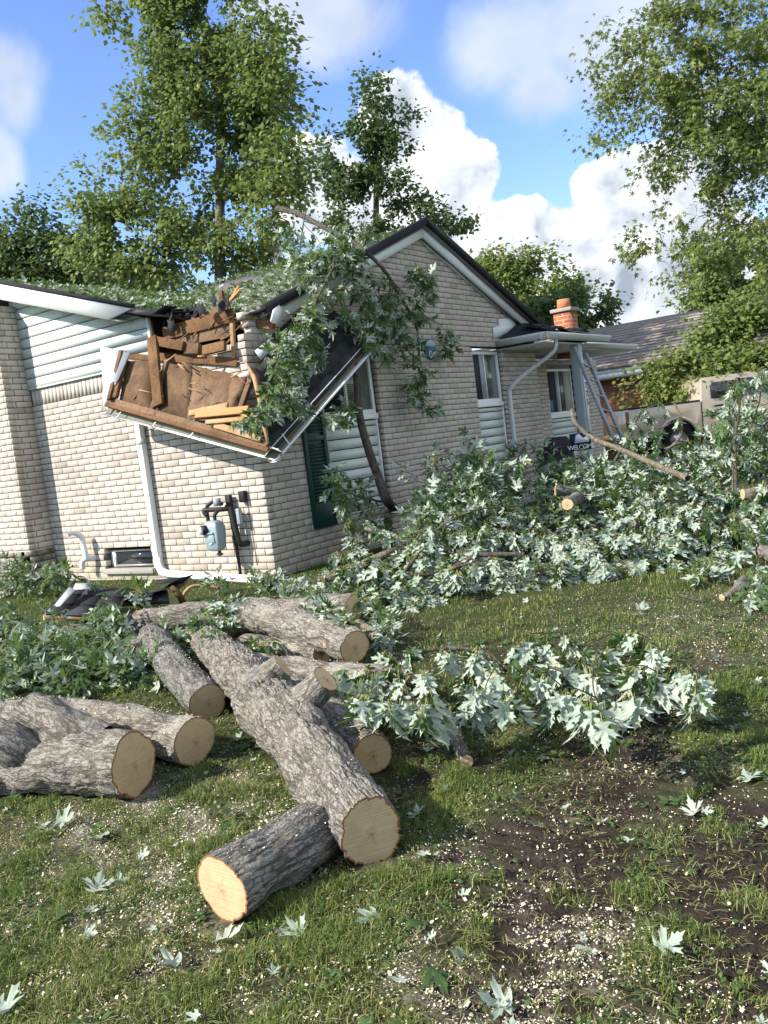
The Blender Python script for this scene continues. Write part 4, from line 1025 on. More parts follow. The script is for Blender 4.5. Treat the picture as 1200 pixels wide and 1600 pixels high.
body_prof = [(0, .55), (0, 1.30), (2.02, 1.30), (2.02, .48)]+[(RW+AR, .48)]+arc(RW, .42, AR, .12, math.pi-.12)+[(RW-AR, .55)]
body_prof = [(0, 1.32), (2.00, 1.32), (2.00, .50), (RW+AR, .50)]+arc(RW, .42, AR, .15, math.pi-.15)+[(.6, .55), (0, .58)]
tprism(body_prof, 0, Wd, 'truck_paint', 'bed')
tprism([(0.02, 1.322), (1.99, 1.322), (1.99, 1.37), (.02, 1.37)], -.01, .09, 'black_plastic', 'bed_rail', bevel=.01)
tprism([(0.02, 1.322), (1.99, 1.322), (1.99, 1.37), (.02, 1.37)], Wd-.09, Wd+.01, 'black_plastic', 'bed_rail', bevel=.01)
cab = [(2.05, .48), (2.05, 1.35), (2.12, 1.80), (2.30, 1.93), (3.5, 1.94), (3.85, 1.88), (4.4, 1.32), (5.6, 1.22), (5.75, 1.0), (5.75, .55), (FW+AR, .5)]+arc(FW, .42, AR, .15, math.pi-.15)+[(FW-AR, .48)]
mb = MB()
def tumble(z): return max(0, z-1.28)*.22
PL = [T(u, tumble(z), z) for u, z in cab]; PR = [T(u, Wd-tumble(z), z) for u, z in cab]; n_ = len(cab)
mb.add(PL+PR, [list(range(n_)), [n_+i for i in range(n_)][::-1]]+[[i, n_+i, n_+(i+1) % n_, (i+1) % n_] for i in range(n_)]); cabo = mb.build('cab', MAT['truck_paint'], truck, bevel=.03)
def side_panel(poly, off, mat, name, parent, th=.01):
    mb = MB(); P = [T(u, tumble(z)-off, z) for u, z in poly]; mb.prism(P, tn*th); return mb.build(name, MAT[mat], parent)
w_ = side_panel([(2.32, 1.36), (3.12, 1.36), (3.12, 1.78), (2.46, 1.78), (2.34, 1.70)], .004, 'window_glass', 'window', truck)
side_panel([(3.26, 1.36), (4.25, 1.36), (3.86, 1.74), (3.72, 1.80), (3.26, 1.80)], .004, 'window_glass', 'window', truck)
side_panel([(3.15, 1.34), (3.23, 1.34), (3.23, 1.82), (3.15, 1.82)], .004, 'black_plastic', 'pillar_trim', truck)
side_panel([(3.185, .58), (3.2, .58), (3.2, 1.34), (3.185, 1.34)], .002, 'tyre_rubber', 'door_gap', truck, .004)
side_panel([(2.245, .58), (2.26, .58), (2.26, 1.72), (2.245, 1.72)], .002, 'tyre_rubber', 'door_gap', truck, .004)
for u in (2.36, 3.3):
    mb = MB(); mb.plank(T(u, -.045, 1.16), T(u+.26, -.045, 1.16), .05, .035, tn); mb.build('door_handle', MAT['black_plastic'], truck, bevel=.01)
for cx, nm in ((RW, 'a'), (FW, 'b')):
    mb = MB(); pts = [T(u, -.02, z) for u, z in arc(cx, .42, AR+.03, -.15, math.pi+.15, 18)]
    V, Fc = tube_np(pts, .05, 6); mb.add(V, [list(q) for q in Fc]); mb.build('wheel_flare', MAT['truck_paint'], truck, smooth=True)
    for v in (.12, Wd-.12):
        mb = MB(); mb.tube([T(cx, v-.13, .40), T(cx, v-.10, .40), T(cx, v+.10, .40), T(cx, v+.13, .40)], [.36, .40, .40, .36], 26); wh = mb.build('wheel', MAT['tyre_rubber'], truck, smooth=False)
        mb = MB(); mb.tube([T(cx, v-.137, .40), T(cx, v-.10, .40)], [.24, .22], 20); mb.build('rim', MAT['chrome'], wh)
mb = MB(); mb.prism([T(RW-AR, .02, .45), T(RW+AR, .02, .45), T(RW+AR, .02, .93), T(RW-AR, .02, .93)], -tn*.5); mb.build('wheel_well', MAT['tyre_rubber'], truck)
tprism([(2.0, .36), (4.3, .36), (4.3, .47), (2.0, .47)], .03, Wd-.03, 'black_plastic', 'running_board', bevel=.01)
mb = MB(); mb.box2((0, 0, 0), (.001, .001, .001))
tprism([(-.14, .5), (-.02, .5), (-.02, .72), (-.14, .72)], .05, Wd-.05, 'chrome', 'rear_bumper', bevel=.02)
mb = MB(); mb.prism([T(-.004, .02, .85), T(-.004, .16, .85), T(-.004, .16, 1.28), T(-.004, .02, 1.28)], -td*.02); mb.build('tail_light', MAT['red_brick'], truck)

# ------------------------------------------------------------------ neighbour's house
WX, EX, RX = 19.6, 19.05, 23.0; NR = 4.30; EZ = 2.74; Y0, Y1 = -1.3, 15.0
nb_ = thing('red_brick_house', 'red brick neighbouring house with weathered brown shingle roof behind the pickup', 'house', (WX, 3, 0))
mb = MB(); mb.box2((WX, Y0, 0), (WX+.2, Y1, 2.34)); mb.box2((WX+.2, Y0, 0), (26.4, Y0+.2, 2.6)); mb.build('wall', MAT['red_brick'], nb_)
for k in range(2):
    mb = MB(); mb.box2((WX-.03+.012*k, Y0-.02, 2.342+k*.19), (WX+.2, Y1, 2.525+k*.19)); mb.build('siding_board', MAT['white_trim'], nb_)
mb = MB(); mb.box2((EX+.03, Y0-.2, 2.58), (WX-.03, Y1, 2.60)); mb.build('soffit', MAT['soffit'], nb_)
m, n, bb = newmat('maroon_trim', .5); bb.inputs['Base Color'].default_value = (.10, .035, .03, 1)
mb = MB(); mb.box2((EX-.04, Y0-.3, 2.60), (EX+.02, 1.85, EZ-.03)); mb.build('gutter', MAT['maroon_trim'], nb_)
for k in range(2):
    mb = MB(); mb.box2((EX-.05+.01*k, 1.86, 2.36+k*.155), (EX+.02, Y1, 2.505+k*.155)); mb.build('fascia', MAT['white_trim'], nb_)
mb = MB(); mb.box2((EX-.06, 1.86, 2.672), (EX+.02, Y1, EZ-.02)); mb.build('drip_edge', MAT['maroon_trim'], nb_)
mb = MB(); mb.prism([(EX-.1, Y0-.4, EZ), (EX-.1, Y1, EZ), (RX, Y1, NR), (RX, Y0-.4, NR)], (0, 0, -.1)); nroof = mb.build('roof', MAT['shingle_brown'], nb_)
mb = MB(); mb.prism([(RX+.002, Y0-.4, NR), (RX+.002, Y1, NR), (27.1, Y1, EZ), (27.1, Y0-.4, EZ)], (0, 0, -.1)); mb.build('roof', MAT['shingle_brown'], nb_)
mb = MB(); mb.prism([(WX, Y0, 2.6), (RX, Y0, NR-.12), (26.4, Y0, 2.6)], (0, .1, 0)); mb.build('gable_end', MAT['maroon_trim'], nb_)
mb = MB(); mb.plank((EX-.1, Y0-.42, EZ-.05), (RX, Y0-.42, NR-.05), .16, .03, (0, -1, 0)); mb.build('rake_board', MAT['maroon_trim'], nb_)
SL = (NR-EZ)/(RX-EX+.1); R = random.Random(41)
for k in range(15):                     # shingle courses, each a shallow step with uneven tabs
    x0 = EX-.1+k*.27
    if x0 > RX-.28: break
    mb = MB(); y = Y0-.42
    while y < Y1-4:
        w_ = R.uniform(.6, 1.3); mb.cur = R.random(); z0 = EZ+(x0-EX+.1)*SL; h_ = R.uniform(.010, .022)
        mb.prism([(x0, y, z0+h_), (x0, y+w_, z0+h_), (x0+.28, y+w_, z0+.28*SL+.004), (x0+.28, y, z0+.28*SL+.004)], (0, 0, .006)); y += w_
    mb.build('shingle_course', MAT['shingle_brown'], nroof)

# red chimney on the far wing
cp = atd(884, 500, 17.5)
rc = thing('red_chimney', 'red brick chimney with stone cap and clay pot above the porch roof', 'chimney', (cp[0], cp[1], 2.9))
hwc = .175
mb = MB(); mb.box((cp[0], cp[1], 3.1+(cp[2]-3.1)*.5-.2), (hwc*2, hwc*2, (cp[2]-2.4))); mb.build('stack', MAT['red_brick'], rc)
zt = 3.1+(cp[2]-3.1)*.5-.2+(cp[2]-2.4)/2
mb = MB(); mb.box((cp[0], cp[1], zt+.035), (hwc*2+.09, hwc*2+.09, .07)); mb.build('cap', MAT['concrete'], rc, bevel=.01)
m, n, bb = newmat('clay_pot', .85); bb.inputs['Base Color'].default_value = (.55, .20, .09, 1)
mb = MB(); mb.tube([(cp[0]-.02, cp[1], zt+.07), (cp[0]-.02, cp[1], zt+.25)], [.15, .13], 8); mb.build('pot', MAT['clay_pot'], rc)
# ------------------------------------------------------------------ logs
def bark_tube(P, rad, seed, amp, nA, dl):
    P = np.asarray(P, float)
    seg = np.r_[0, np.cumsum(np.linalg.norm(np.diff(P, axis=0), axis=1))]; L = seg[-1]
    k = max(6, int(L/dl)); s = np.linspace(0, L, k)
    Q = np.stack([np.interp(s, seg, P[:, i]) for i in range(3)], 1); rr = np.interp(s, seg, rad)
    T, U, W = frames(Q); a = np.linspace(0, 2*math.pi, nA, endpoint=False)
    S, A_ = np.meshgrid(s, a, indexing='ij'); RR = np.repeat(rr[:, None], nA, 1)
    base = np.stack([np.cos(A_)*RR, np.sin(A_)*RR, S*.22], -1).reshape(-1, 3)
    c1 = fbm(base*27+seed*3.1, 3, seed); c2 = fbm(base*np.array([1, 1, 1.6])*75+seed, 3, seed+9); lump = fbm(np.stack([np.cos(A_)*RR, np.sin(A_)*RR, S], -1).reshape(-1, 3)*5, 3, seed+5)
    h1 = np.clip(np.abs(c1-.5)*13, 0, 1); h2 = np.clip(np.abs(c2-.5)*10, 0, 1)
    h = (h1*.65+h2*.35)*np.clip(.45+c1, 0, 1)
    disp = amp*(h-.55)+(lump-.5)*.11*RR.ravel()/.15
    kr = np.random.default_rng(seed+77)
    for _ in range(int(3+L*2.2)):          # knots and old branch scars
        ks, ka, kw, kh = kr.uniform(.1*L, .95*L), kr.uniform(0, 6.28), kr.uniform(.03, .075), kr.uniform(.008, .026)
        dA = np.abs((A_-ka+math.pi) % (2*math.pi)-math.pi)*RR; q = ((S-ks)**2+dA**2)/kw**2; disp = disp+(kh*(np.exp(-q)-.75*np.exp(-q*7))).ravel()
    Rf = (RR.ravel()+disp).reshape(S.shape)
    V = Q[:, None, :]+Rf[..., None]*(np.cos(A_)[..., None]*U[:, None, :]+np.sin(A_)[..., None]*W[:, None, :])
    i = np.arange(k-1)[:, None]*nA; j = np.arange(nA)[None, :]; j2 = (j+1) % nA
    Fc = np.stack([i+j, i+j2, i+nA+j2, i+nA+j], -1).reshape(-1, 4)
    return V, Fc, h, Q, T
def frame_m(o, z):
    z = np.asarray(z)/np.linalg.norm(z); x = np.cross([0, 0, 1.0], z)
    if np.linalg.norm(x) < 1e-3: x = np.array([1.0, 0, 0])
    x /= np.linalg.norm(x); y = np.cross(z, x)
    return Matrix([[x[i], y[i], z[i], o[i]] for i in range(3)]+[[0, 0, 0, 1]])
def loc_(M, V):
    Mi = np.array(M.inverted()); return np.asarray(V) @ Mi[:3, :3].T+Mi[:3, 3]
def cut_face(ring, nrm, parent, mat='end_grain', tilt=0):
    ctr = ring.mean(0); M = frame_m(ctr, nrm); Lr = loc_(M, ring); Lr[:, 2] *= 0.3; n_ = len(ring)
    V = [(0, 0, .002)]; fr = [.25, .5, .75, .94]
    for f in fr: V += [tuple(p*f*np.array([1, 1, 1])) for i, p in enumerate(Lr)]
    Fc = [[0, 1+i, 1+(i+1) % n_] for i in range(n_)]
    for q in range(len(fr)-1): Fc += [[1+q*n_+i, 1+(q+1)*n_+i, 1+(q+1)*n_+(i+1) % n_, 1+q*n_+(i+1) % n_] for i in range(n_)]
    # face winding towards +z
    o = link('cut_face', mesh_np('cut_face', np.array(V), Fc, MAT[mat]), parent); put(o, M)
    a = np.array(V[1+(len(fr)-1)*n_:]); ring2 = np.vstack([a, Lr*np.array([1.0, 1.0, 1])])
    Fr = [[i, n_+i, n_+(i+1) % n_, (i+1) % n_] for i in range(n_)]
    o2 = link('bark_rim', mesh_np('bark_rim', ring2, Fr, MAT['inner_bark']), parent); put(o2, M)
LOGS = []
def log(name, label, P, rad, mat='bark', seed=1, amp=.012, faces=(1, 1), face_mat='end_grain', group=None, parent=None, nA=150, dl=.012, part=None, k=6, skew=(0, 0)):
    P = np.asarray(P, float); n0 = len(P)
    Q = smoothline(P, k) if n0 > 2 else P
    rr = np.interp(np.linspace(0, 1, len(Q)), np.linspace(0, 1, n0), np.broadcast_to(rad, (n0,)))
    V, Fc, h, C_, T_ = bark_tube(Q, rr, seed, amp, nA, dl)
    if parent is None:
        root = thing(name, label, 'log' if 'log' in name or 'trunk' in name else 'branch', tuple(P[0]-np.array([0, 0, float(np.atleast_1d(rad)[0])])), group)
        LOGS.append((Q, rr))
    else: root = parent
    M = frame_m(P[0], P[-1]-P[0])
    bk = link(part or 'bark', mesh_np('bark', loc_(M, V.reshape(-1, 3)), Fc, MAT[mat], True, {'h': h}), root); put(bk, M)
    holder = root if parent is None else bk
    for e, fl in zip((0, -1), faces):
        if fl: cut_face(V[e], -T_[0] if e == 0 else T_[-1], holder, face_mat if isinstance(fl, int) else fl)
    return root
def gpt(px, py, r): return G0(px, py, r)
lg = log('log', 'short grey log in front with pale sunlit cut face, under the big trunk', [gpt(346, 1388, .118), gpt(490, 1296, .115)], [.120, .114], 'bark_dark', 3, .010)
lg = log('trunk_section', 'longest gnarled grey trunk lying diagonally towards the camera across the lawn', [gpt(578, 1302, .125), gpt(520, 1226, .15), gpt(458, 1146, .18), gpt(402, 1082, .19), gpt(354, 1032, .185), gpt(326, 1006, .17)], [.122, .136, .158, .158, .142, .115], 'bark', 5, .017, nA=220, dl=.010)
st = gpt(462, 1112, .26)
log('x', '', [st, st+np.array([.05, -.18, .16])], [.10, .075], 'bark', 15, .008, (0, 1), 'end_grain_old', parent=lg, nA=40, part='branch_stub')
st = gpt(400, 1072, .28)
log('x', '', [st, st+RIGHT*.16+np.array([0, 0, .10])], [.09, .06], 'bark', 16, .008, (0, 1), 'end_grain_old', parent=lg, nA=40, part='branch_stub')
lg = log('log', 'thick forked log at left edge with tan cut face towards the grass', [gpt(212, 1198, .147), gpt(120, 1192, .145), gpt(30, 1194, .135), gpt(-70, 1204, .12)], [.148, .145, .135, .12], 'bark', 7, .014)
st = gpt(150, 1175, .18)
log('x', '', [st, gpt(95, 1140, .28), gpt(45, 1112, .36)], [.128, .118, .105], 'bark', 17, .012, (0, 1), 'fresh_wood', parent=lg, nA=64, part='fork')
st = gpt(20, 1170, .22)
log('x', '', [gpt(60, 1185, .16), gpt(15, 1165, .26), gpt(-20, 1150, .30)], [.10, .09, .08], 'bark_dark', 18, .02, (0, 1), 'end_grain_old', parent=lg, nA=48, part='fork')
log('log', 'sawdust-covered log with tan cut face behind the forked log at left', [gpt(306, 1158, .122), gpt(200, 1137, .122), gpt(80, 1124, .12), gpt(-60, 1120, .11)], [.123, .122, .118, .11], 'bark_dusty', 9, .011)
lg = log('log', 'slimmer log with brown knotted cut face tucked along the big trunk', [gpt(582, 1180, .10), gpt(520, 1130, .12), gpt(440, 1075, .12), gpt(395, 1045, .12)], [.105, .115, .11, .10], 'bark', 11, .010, (1, 0), 'end_grain_old')
log('x', '', [gpt(395, 1065, .14), gpt(378, 1040, .26)], [.08, .065], 'bark', 19, .006, (0, 1), 'end_grain_old', parent=lg, nA=40, part='branch_stub')
log('log', 'pale smooth log lying flat between the big trunk and the leafy branch', [gpt(400, 1052, .12), gpt(520, 1062, .13), gpt(640, 1078, .12)], [.105, .11, .105], 'bark_dusty', 21, .007, (1, 1), dl=.02)
log('log', 'sawdust-speckled log with splintered end lying across the pile', [gpt(400, 962, .22), gpt(470, 980, .24), gpt(555, 1012, .19)], [.125, .13, .112], 'bark_dusty', 23, .010, (0, 1), 'end_grain_old', dl=.02)
lg = log('log', 'short log with small shaded cut face under the splintered log', [gpt(382, 1012, .09), gpt(503, 1023, .09)], [.09, .085], 'bark_dusty', 25, .007, (0, 1), 'end_grain_old', nA=56, dl=.02)
log('log', 'reddish barked log lying under the leaves between trunk tip and pile', [gpt(300, 1000, .08), gpt(360, 978, .09), gpt(420, 968, .09)], [.085, .09, .085], 'bark_pale', 27, .008, (1, 1), nA=56, dl=.02)
log('trunk_section', 'long grey trunk lying in front of the house wall behind the log pile', [gpt(215, 968, .11), gpt(310, 962, .13), gpt(430, 955, .14), gpt(552, 955, .15)], [.09, .11, .118, .12], 'bark', 29, .011, (0, 1), 'end_grain_old', nA=72, dl=.025)
log('log', 'charred looking dark log end near the fallen shingle sheet', [gpt(100, 988, .07), gpt(160, 978, .08), gpt(225, 972, .08)], [.065, .08, .085], 'bark_dark', 31, .006, (1, 0), 'bark_dark', nA=56, dl=.025)
log('log', 'grey log leaning down beside the far end of the big trunk', [gpt(238, 1000, .18), gpt(272, 1040, .16), gpt(325, 1098, .10)], [.105, .112, .108], 'bark_dark', 33, .010, (1, 1), nA=72, dl=.02)
log('log', 'round-topped weathered log half buried in leaves left of the leaning log', [gpt(182, 992, .11), gpt(225, 1030, .10)], [.10, .105], 'bark', 35, .010, (1, 1), 'end_grain_old', nA=72, dl=.02)
log('cut_branch', 'thin cut branch with tan end poking out under the silvery leaves', [gpt(730, 1190, .036), gpt(712, 1155, .045), gpt(690, 1110, .06)], [.036, .038, .036], 'bark_pale', 37, .003, (1, 0), nA=36, dl=.01)
log('cut_branch', 'short pale branch beside the splintered log end', [gpt(605, 1010, .05), gpt(585, 992, .06), gpt(560, 975, .06)], [.042, .045, .04], 'bark_pale', 39, .003, (1, 0), nA=36, dl=.015)
log('cut_branch', 'grey bent stick lying alone on the lawn near the right edge', [gpt(1128, 934, .03), gpt(1150, 925, .035), gpt(1162, 905, .04)], [.028, .034, .036], 'bark', 41, .003, (1, 1), nA=32, dl=.012)
log('log', 'small log at right edge where the brush meets the lawn', [gpt(1172, 850, .06), gpt(1195, 862, .06), gpt(1230, 885, .06)], [.06, .06, .055], 'bark', 43, .005, (1, 0), nA=48, dl=.02)
log('log', 'dark log lying inside the brush pile before the porch', [atd(868, 766, 10.0), atd(905, 767, 10.0), atd(945, 772, 9.9)], [.055, .058, .055], 'bark_dark', 45, .004, ('end_grain_old', 0), nA=40, dl=.03)
log('log', 'round cut log end showing in the brush pile below the dark log', [atd(886, 788, 8.8), atd(905, 778, 9.8)], [.06, .06], 'bark', 47, .004, (1, 0), nA=40, dl=.03)
log('log', 'tan log lying behind green leaves at right edge of the brush', [atd(1160, 772, 8.6), atd(1230, 768, 8.6)], [.06, .06], 'bark_pale', 49, .004, (1, 0), nA=40, dl=.03)
log('log', 'small sawn log end at the foot of the chimney breast', [G0(6, 897, .05), G0(6, 897, .05)+np.array([.3, .5, 0])], [.07, .07], 'bark', 51, .004, (1, 0), nA=40, dl=.03)
# broken piece of splintered wood on the splintered log's end
sp0 = gpt(530, 1002, .26)
spt = thing('wood_splinter', 'fresh yellow wood splinter torn from the end of the speckled log', 'splinter', tuple(sp0))
for i in range(5):
    a = gpt(505+6*i, 1010+2*i, .20-.02*i); b_ = gpt(548, 1000+6*i, .22-.03*i); mb = MB(); mb.cur = random.random(); mb.plank(a, b_, .035, .02, (-.5, -.6, .6)); mb.build('shard', MAT['fresh_wood'], spt)

# fallen shingle sheet with flashing on the ground by the wall
sp = [G0(66, 962, .22), G0(176, 968, .20), G0(200, 922, .30), G0(112, 915, .32)]
ss = thing('shingle_sheet', 'torn sheet of black shingles lying on the ground by the basement window', 'roof debris', tuple(sp[0]))
cn = np.cross(sp[1]-sp[0], sp[3]-sp[0]); cn /= np.linalg.norm(cn); cn = cn if cn[2] > 0 else -cn
mb = MB(); mb.prism(sp, -cn*.03); mb.build('sheathing', MAT['old_board'], ss)
for k in range(3):
    for j in range(3):
        f = lambda u, v: sp[0]*(1-u)*(1-v)+sp[1]*u*(1-v)+sp[2]*u*v+sp[3]*(1-u)*v
        mb = MB(); mb.cur = random.random(); u0, u1, v0, v1 = j/3+.004, (j+1)/3-.004, k/3, (k+1)/3+.06
        mb.prism([f(u0, v0)+cn*(.016), f(u1, v0)+cn*.016, f(u1, min(v1, 1))+cn*.006, f(u0, min(v1, 1))+cn*.006], cn*.008); mb.build('shingle', MAT['shingle_black'], ss)
mb = MB(); e = [G0(84, 948, .30), G0(94, 948, .30), G0(118, 922, .38), G0(108, 918, .39)]; mb.prism(e, cn*.006); mb.build('flashing_strip', MAT['flashing'], ss)
mb = MB(); e = [G0(114, 922, .38), G0(140, 921, .36), G0(146, 912, .38), G0(118, 912, .39)]; mb.prism(e, cn*.006); mb.build('flashing_strip', MAT['flashing'], ss)
sp = [G0(190, 945, .10), G0(265, 940, .12), G0(262, 922, .20), G0(200, 924, .2)]
s2 = thing('shingle_sheet', 'crumpled black shingle scrap leaning on the wall beside the basement window', 'roof debris', tuple(sp[0]))
mb = MB(); mb.prism(sp, (0, 0, -.02)); mb.build('scrap', MAT['shingle_black'], s2)
for i in range(5):
    c_ = sum(sp)/4+np.array([random.uniform(-.3, .3), random.uniform(-.25, .25), .03*i]); mb = MB(); mb.box(c_, (.3, .22, .01), np.array(Matrix.Rotation(random.uniform(-.5, .5), 3, 'X') @ Matrix.Rotation(random.uniform(0, 3), 3, 'Z'))); mb.build('shingle', MAT['shingle_black'], s2)
# splintered lath and a split stick before the gas meter
l0 = thing('split_lath', 'splintered wooden lath sticking up before the bent downspout', 'lath', tuple(G0(290, 945)))
mb = MB(); mb.plank(G0(272, 925, .15), G0(298, 903, .25), .03, .015, (-.6, -.5, .5)); mb.build('lath', MAT['fresh_wood'], l0)
mb = MB(); mb.tube(smoothline([G0(287, 946, .05), G0(280, 930, .2), G0(268, 918, .28)], 4), [.045, .04, .04, .036, .035, .034, .03, .03, .028], 8); mb.build('stake', MAT['lumber'], l0)
mb = MB(); mb.tube(smoothline([G0(284, 938, .1), G0(292, 922, .2), G0(310, 915, .22), G0(350, 920, .15)], 4), .018, 5); mb.build('peeled_strip', MAT['fresh_wood'], l0)
# ------------------------------------------------------------------ leaves
half = [(.10, -.04), (.26, -.03), (.42, .02), (.27, .09), (.15, .17), (.28, .24), (.44, .27), (.42, .34), (.64, .50), (.47, .49), (.43, .58), (.30, .50), (.11, .40), (.13, .53), (.24, .66), (.13, .68), (.14, .80), (.06, .84)]
def leaf_template(curl=.25, fold=.2, lod=0):
    hp = half if lod == 0 else [(.38, .02), (.16, .20), (.60, .48), (.13, .42), (.18, .72)]
    V = [(0, 0), (0, .2), (0, .42), (0, 1.0)] if lod == 0 else [(0, 0), (0, .42), (0, 1.0)]
    Fc = []
    for sgn in (1, -1):
        b0 = len(V); V += [(sgn*x, y) for x, y in hp]; m_ = len(hp)
        if lod == 0:
            rb = [0]*4+[1]*8+[2]*6; tr = []
            for i in range(m_-1):
                tr.append((rb[i], b0+i, b0+i+1))
                if rb[i+1] != rb[i]: tr.append((rb[i], b0+i+1, rb[i+1]))
            tr.append((2, b0+m_-1, 3))
        else:
            tr = [(0, b0, b0+1), (0, b0+1, 1), (1, b0+1, b0+2), (1, b0+2, b0+3), (1, b0+3, b0+4), (1, b0+4, 2)]
        Fc += [t if sgn > 0 else t[::-1] for t in tr]
    V = np.array([(x, y, 0.0) for x, y in V]); x, y = V[:, 0], V[:, 1]
    V[:, 2] = -curl*(y-.2)**2-.62*np.abs(x)**1.35+fold*np.abs(x)*.6+.05*np.sin(9*x+4*y)
    return V, np.array(Fc)
def star_template():
    V = np.array([(0, 0, 0), (.40, .05, -.05), (.16, .25, .03), (.5, .5, -.10), (.12, .5, .02), (0, 1, -.22), (-.12, .5, .02), (-.5, .5, -.10), (-.16, .25, .03), (-.40, .05, -.05)], float)
    Fc = np.array([(0, 1, 2), (2, 3, 4), (0, 2, 8), (2, 4, 8), (8, 4, 6), (4, 5, 6), (6, 7, 8), (8, 9, 0)]); return V, Fc
def card_template():
    V = np.array([(0, 0, 0), (.38, .42, -.06), (0, 1, -.2), (-.38, .42, -.06), (0, .45, .06)], float); return V, np.array([(0, 1, 4), (1, 2, 4), (2, 3, 4), (3, 0, 4)])
LT = [leaf_template(.5, .35), leaf_template(1.0, .1), leaf_template(.3, .95)]
LT1 = [leaf_template(.3, .2, 1), leaf_template(.6, .1, 1)]
STAR = star_template(); CARD = card_template()
leaf_me = [mesh_np('leaf', V, Fc, MAT['maple_leaf'], True, None) for V, Fc in LT]
leaf_me_y = [mesh_np('leaf', V, Fc, MAT['maple_leaf'], True, None) for V, Fc in LT]
def basis(yax, nrm):
    yax = yax/(np.linalg.norm(yax, axis=1)[:, None]+1e-9); z = nrm-yax*np.sum(nrm*yax, 1)[:, None]; z /= np.linalg.norm(z, axis=1)[:, None]+1e-9
    return np.stack([np.cross(yax, z), yax, z], -1)            # columns x,y,z
def scatter_mesh(name, tmpl, B, P, S, mat, parent=None, rnd=None, smooth=False, kind=None):
    V, Fc = tmpl; N = len(P); nv = len(V)
    W = np.einsum('nij,vj->nvi', B, V)*np.asarray(S)[:, None, None]+P[:, None, :]
    F2 = (Fc[None]+(np.arange(N)*nv)[:, None, None]).reshape(-1, Fc.shape[1])
    r_ = rng.random(N) if rnd is None else rnd
    o = link(name, mesh_np(name, W.reshape(-1, 3), F2, MAT[mat], smooth, {'rnd': np.repeat(r_, nv)}), parent)
    if kind: o['kind'] = kind
    return o
def unit(v): return v/(np.linalg.norm(v, axis=-1, keepdims=True)+1e-9)
def spray(C_, D, nl, size, under, droop=.7, spread=.9, length=.22, seed=0, pet=.55):
    """leaves around the last stretch of each twig: C_ tips (n,3), D directions"""
    R = np.random.default_rng(seed); n_ = len(C_); k = nl
    C2 = np.repeat(C_, k, 0); D2 = np.repeat(unit(D), k, 0); N = n_*k
    t = R.random(N)**.7; base = C2-D2*(length*(1-t))[:, None]
    rd = unit(R.normal(size=(N, 3))); side = unit(rd-D2*np.sum(rd*D2, 1)[:, None])
    y = unit(D2*(.35+.5*t)[:, None]+side*spread+np.array([0, 0, -1.0])*(droop*R.uniform(.5, 1.3, N))[:, None])
    s = size*R.uniform(.65, 1.25, N); P0 = base+y*(s*pet)[:, None]+np.array([0, 0, .02])
    up = np.where(R.random(N) < under, -1.0, 1.0)[:, None]*np.array([0, 0, 1.0])
    # hanging leaves turn their outer side away from the twig
    outw = unit(side+.3*D2)*np.where(R.random(N) < under, -1.0, 1.0)[:, None]
    hg = min(droop, 1.6); nrm = unit(up*(1.0-.4*hg)+outw*(.35+.45*hg)+R.normal(size=(N, 3))*.32)
    B = basis(y, nrm); B[:, :, 0] *= R.uniform(.42, .92, N)[:, None]      # folded leaves look narrower
    return base, P0, B, s
def leaf_part(parent, P0, B, s, n_single, lod=0, mat='maple_leaf', name='leaves', base=None):
    N = len(P0); q = projn(P0); vis = (q[0] > 5) & (q[0] < 1195) & (q[1] > 5) & (q[1] < 1595)
    key = -s*np.clip(B[:, :, 2] @ unit(CAM-P0.mean(0)), -1, 1)**2/q[2]; key[~vis] = 9
    order = np.argsort(key); one = order[:n_single]; rest = order[n_single:]
    for i in one:
        o = link('leaf', leaf_me[i % 3], parent)
        M = Matrix([list(B[i, r_]*s[i])+[P0[i, r_]] for r_ in range(3)]+[[0, 0, 0, 1]]); put(o, M)
    if len(rest):
        tm = LT if lod == 0 else LT1
        for v in range(len(tm)):
            sel = rest[v::len(tm)]
            if len(sel): scatter_mesh('foliage', tm[v], B[sel], P0[sel], s[sel], mat, parent, smooth=True, kind='stuff')
    if base is not None and lod == 0:
        step = 1 if N < 1500 else 2
        d = P0-base; V = []; rr_ = .0016
        x = unit(np.cross(d, [0.3, .2, 1.0]))*rr_; z_ = unit(np.cross(d, x))*rr_
        pts = np.stack([base+x, base-x*.5+z_, base-x*.5-z_, P0+x*.7, P0-x*.35+z_*.7, P0-x*.35-z_*.7], 1)
        f = np.array([(0, 1, 4), (0, 4, 3), (1, 2, 5), (1, 5, 4), (2, 0, 3), (2, 3, 5)])
        Fc = (f[None]+(np.arange(N)*6)[:, None, None]).reshape(-1, 3)
        o = link('petioles', mesh_np('petioles', pts.reshape(-1, 3), Fc, MAT['petiole']), parent); o['kind'] = 'stuff'
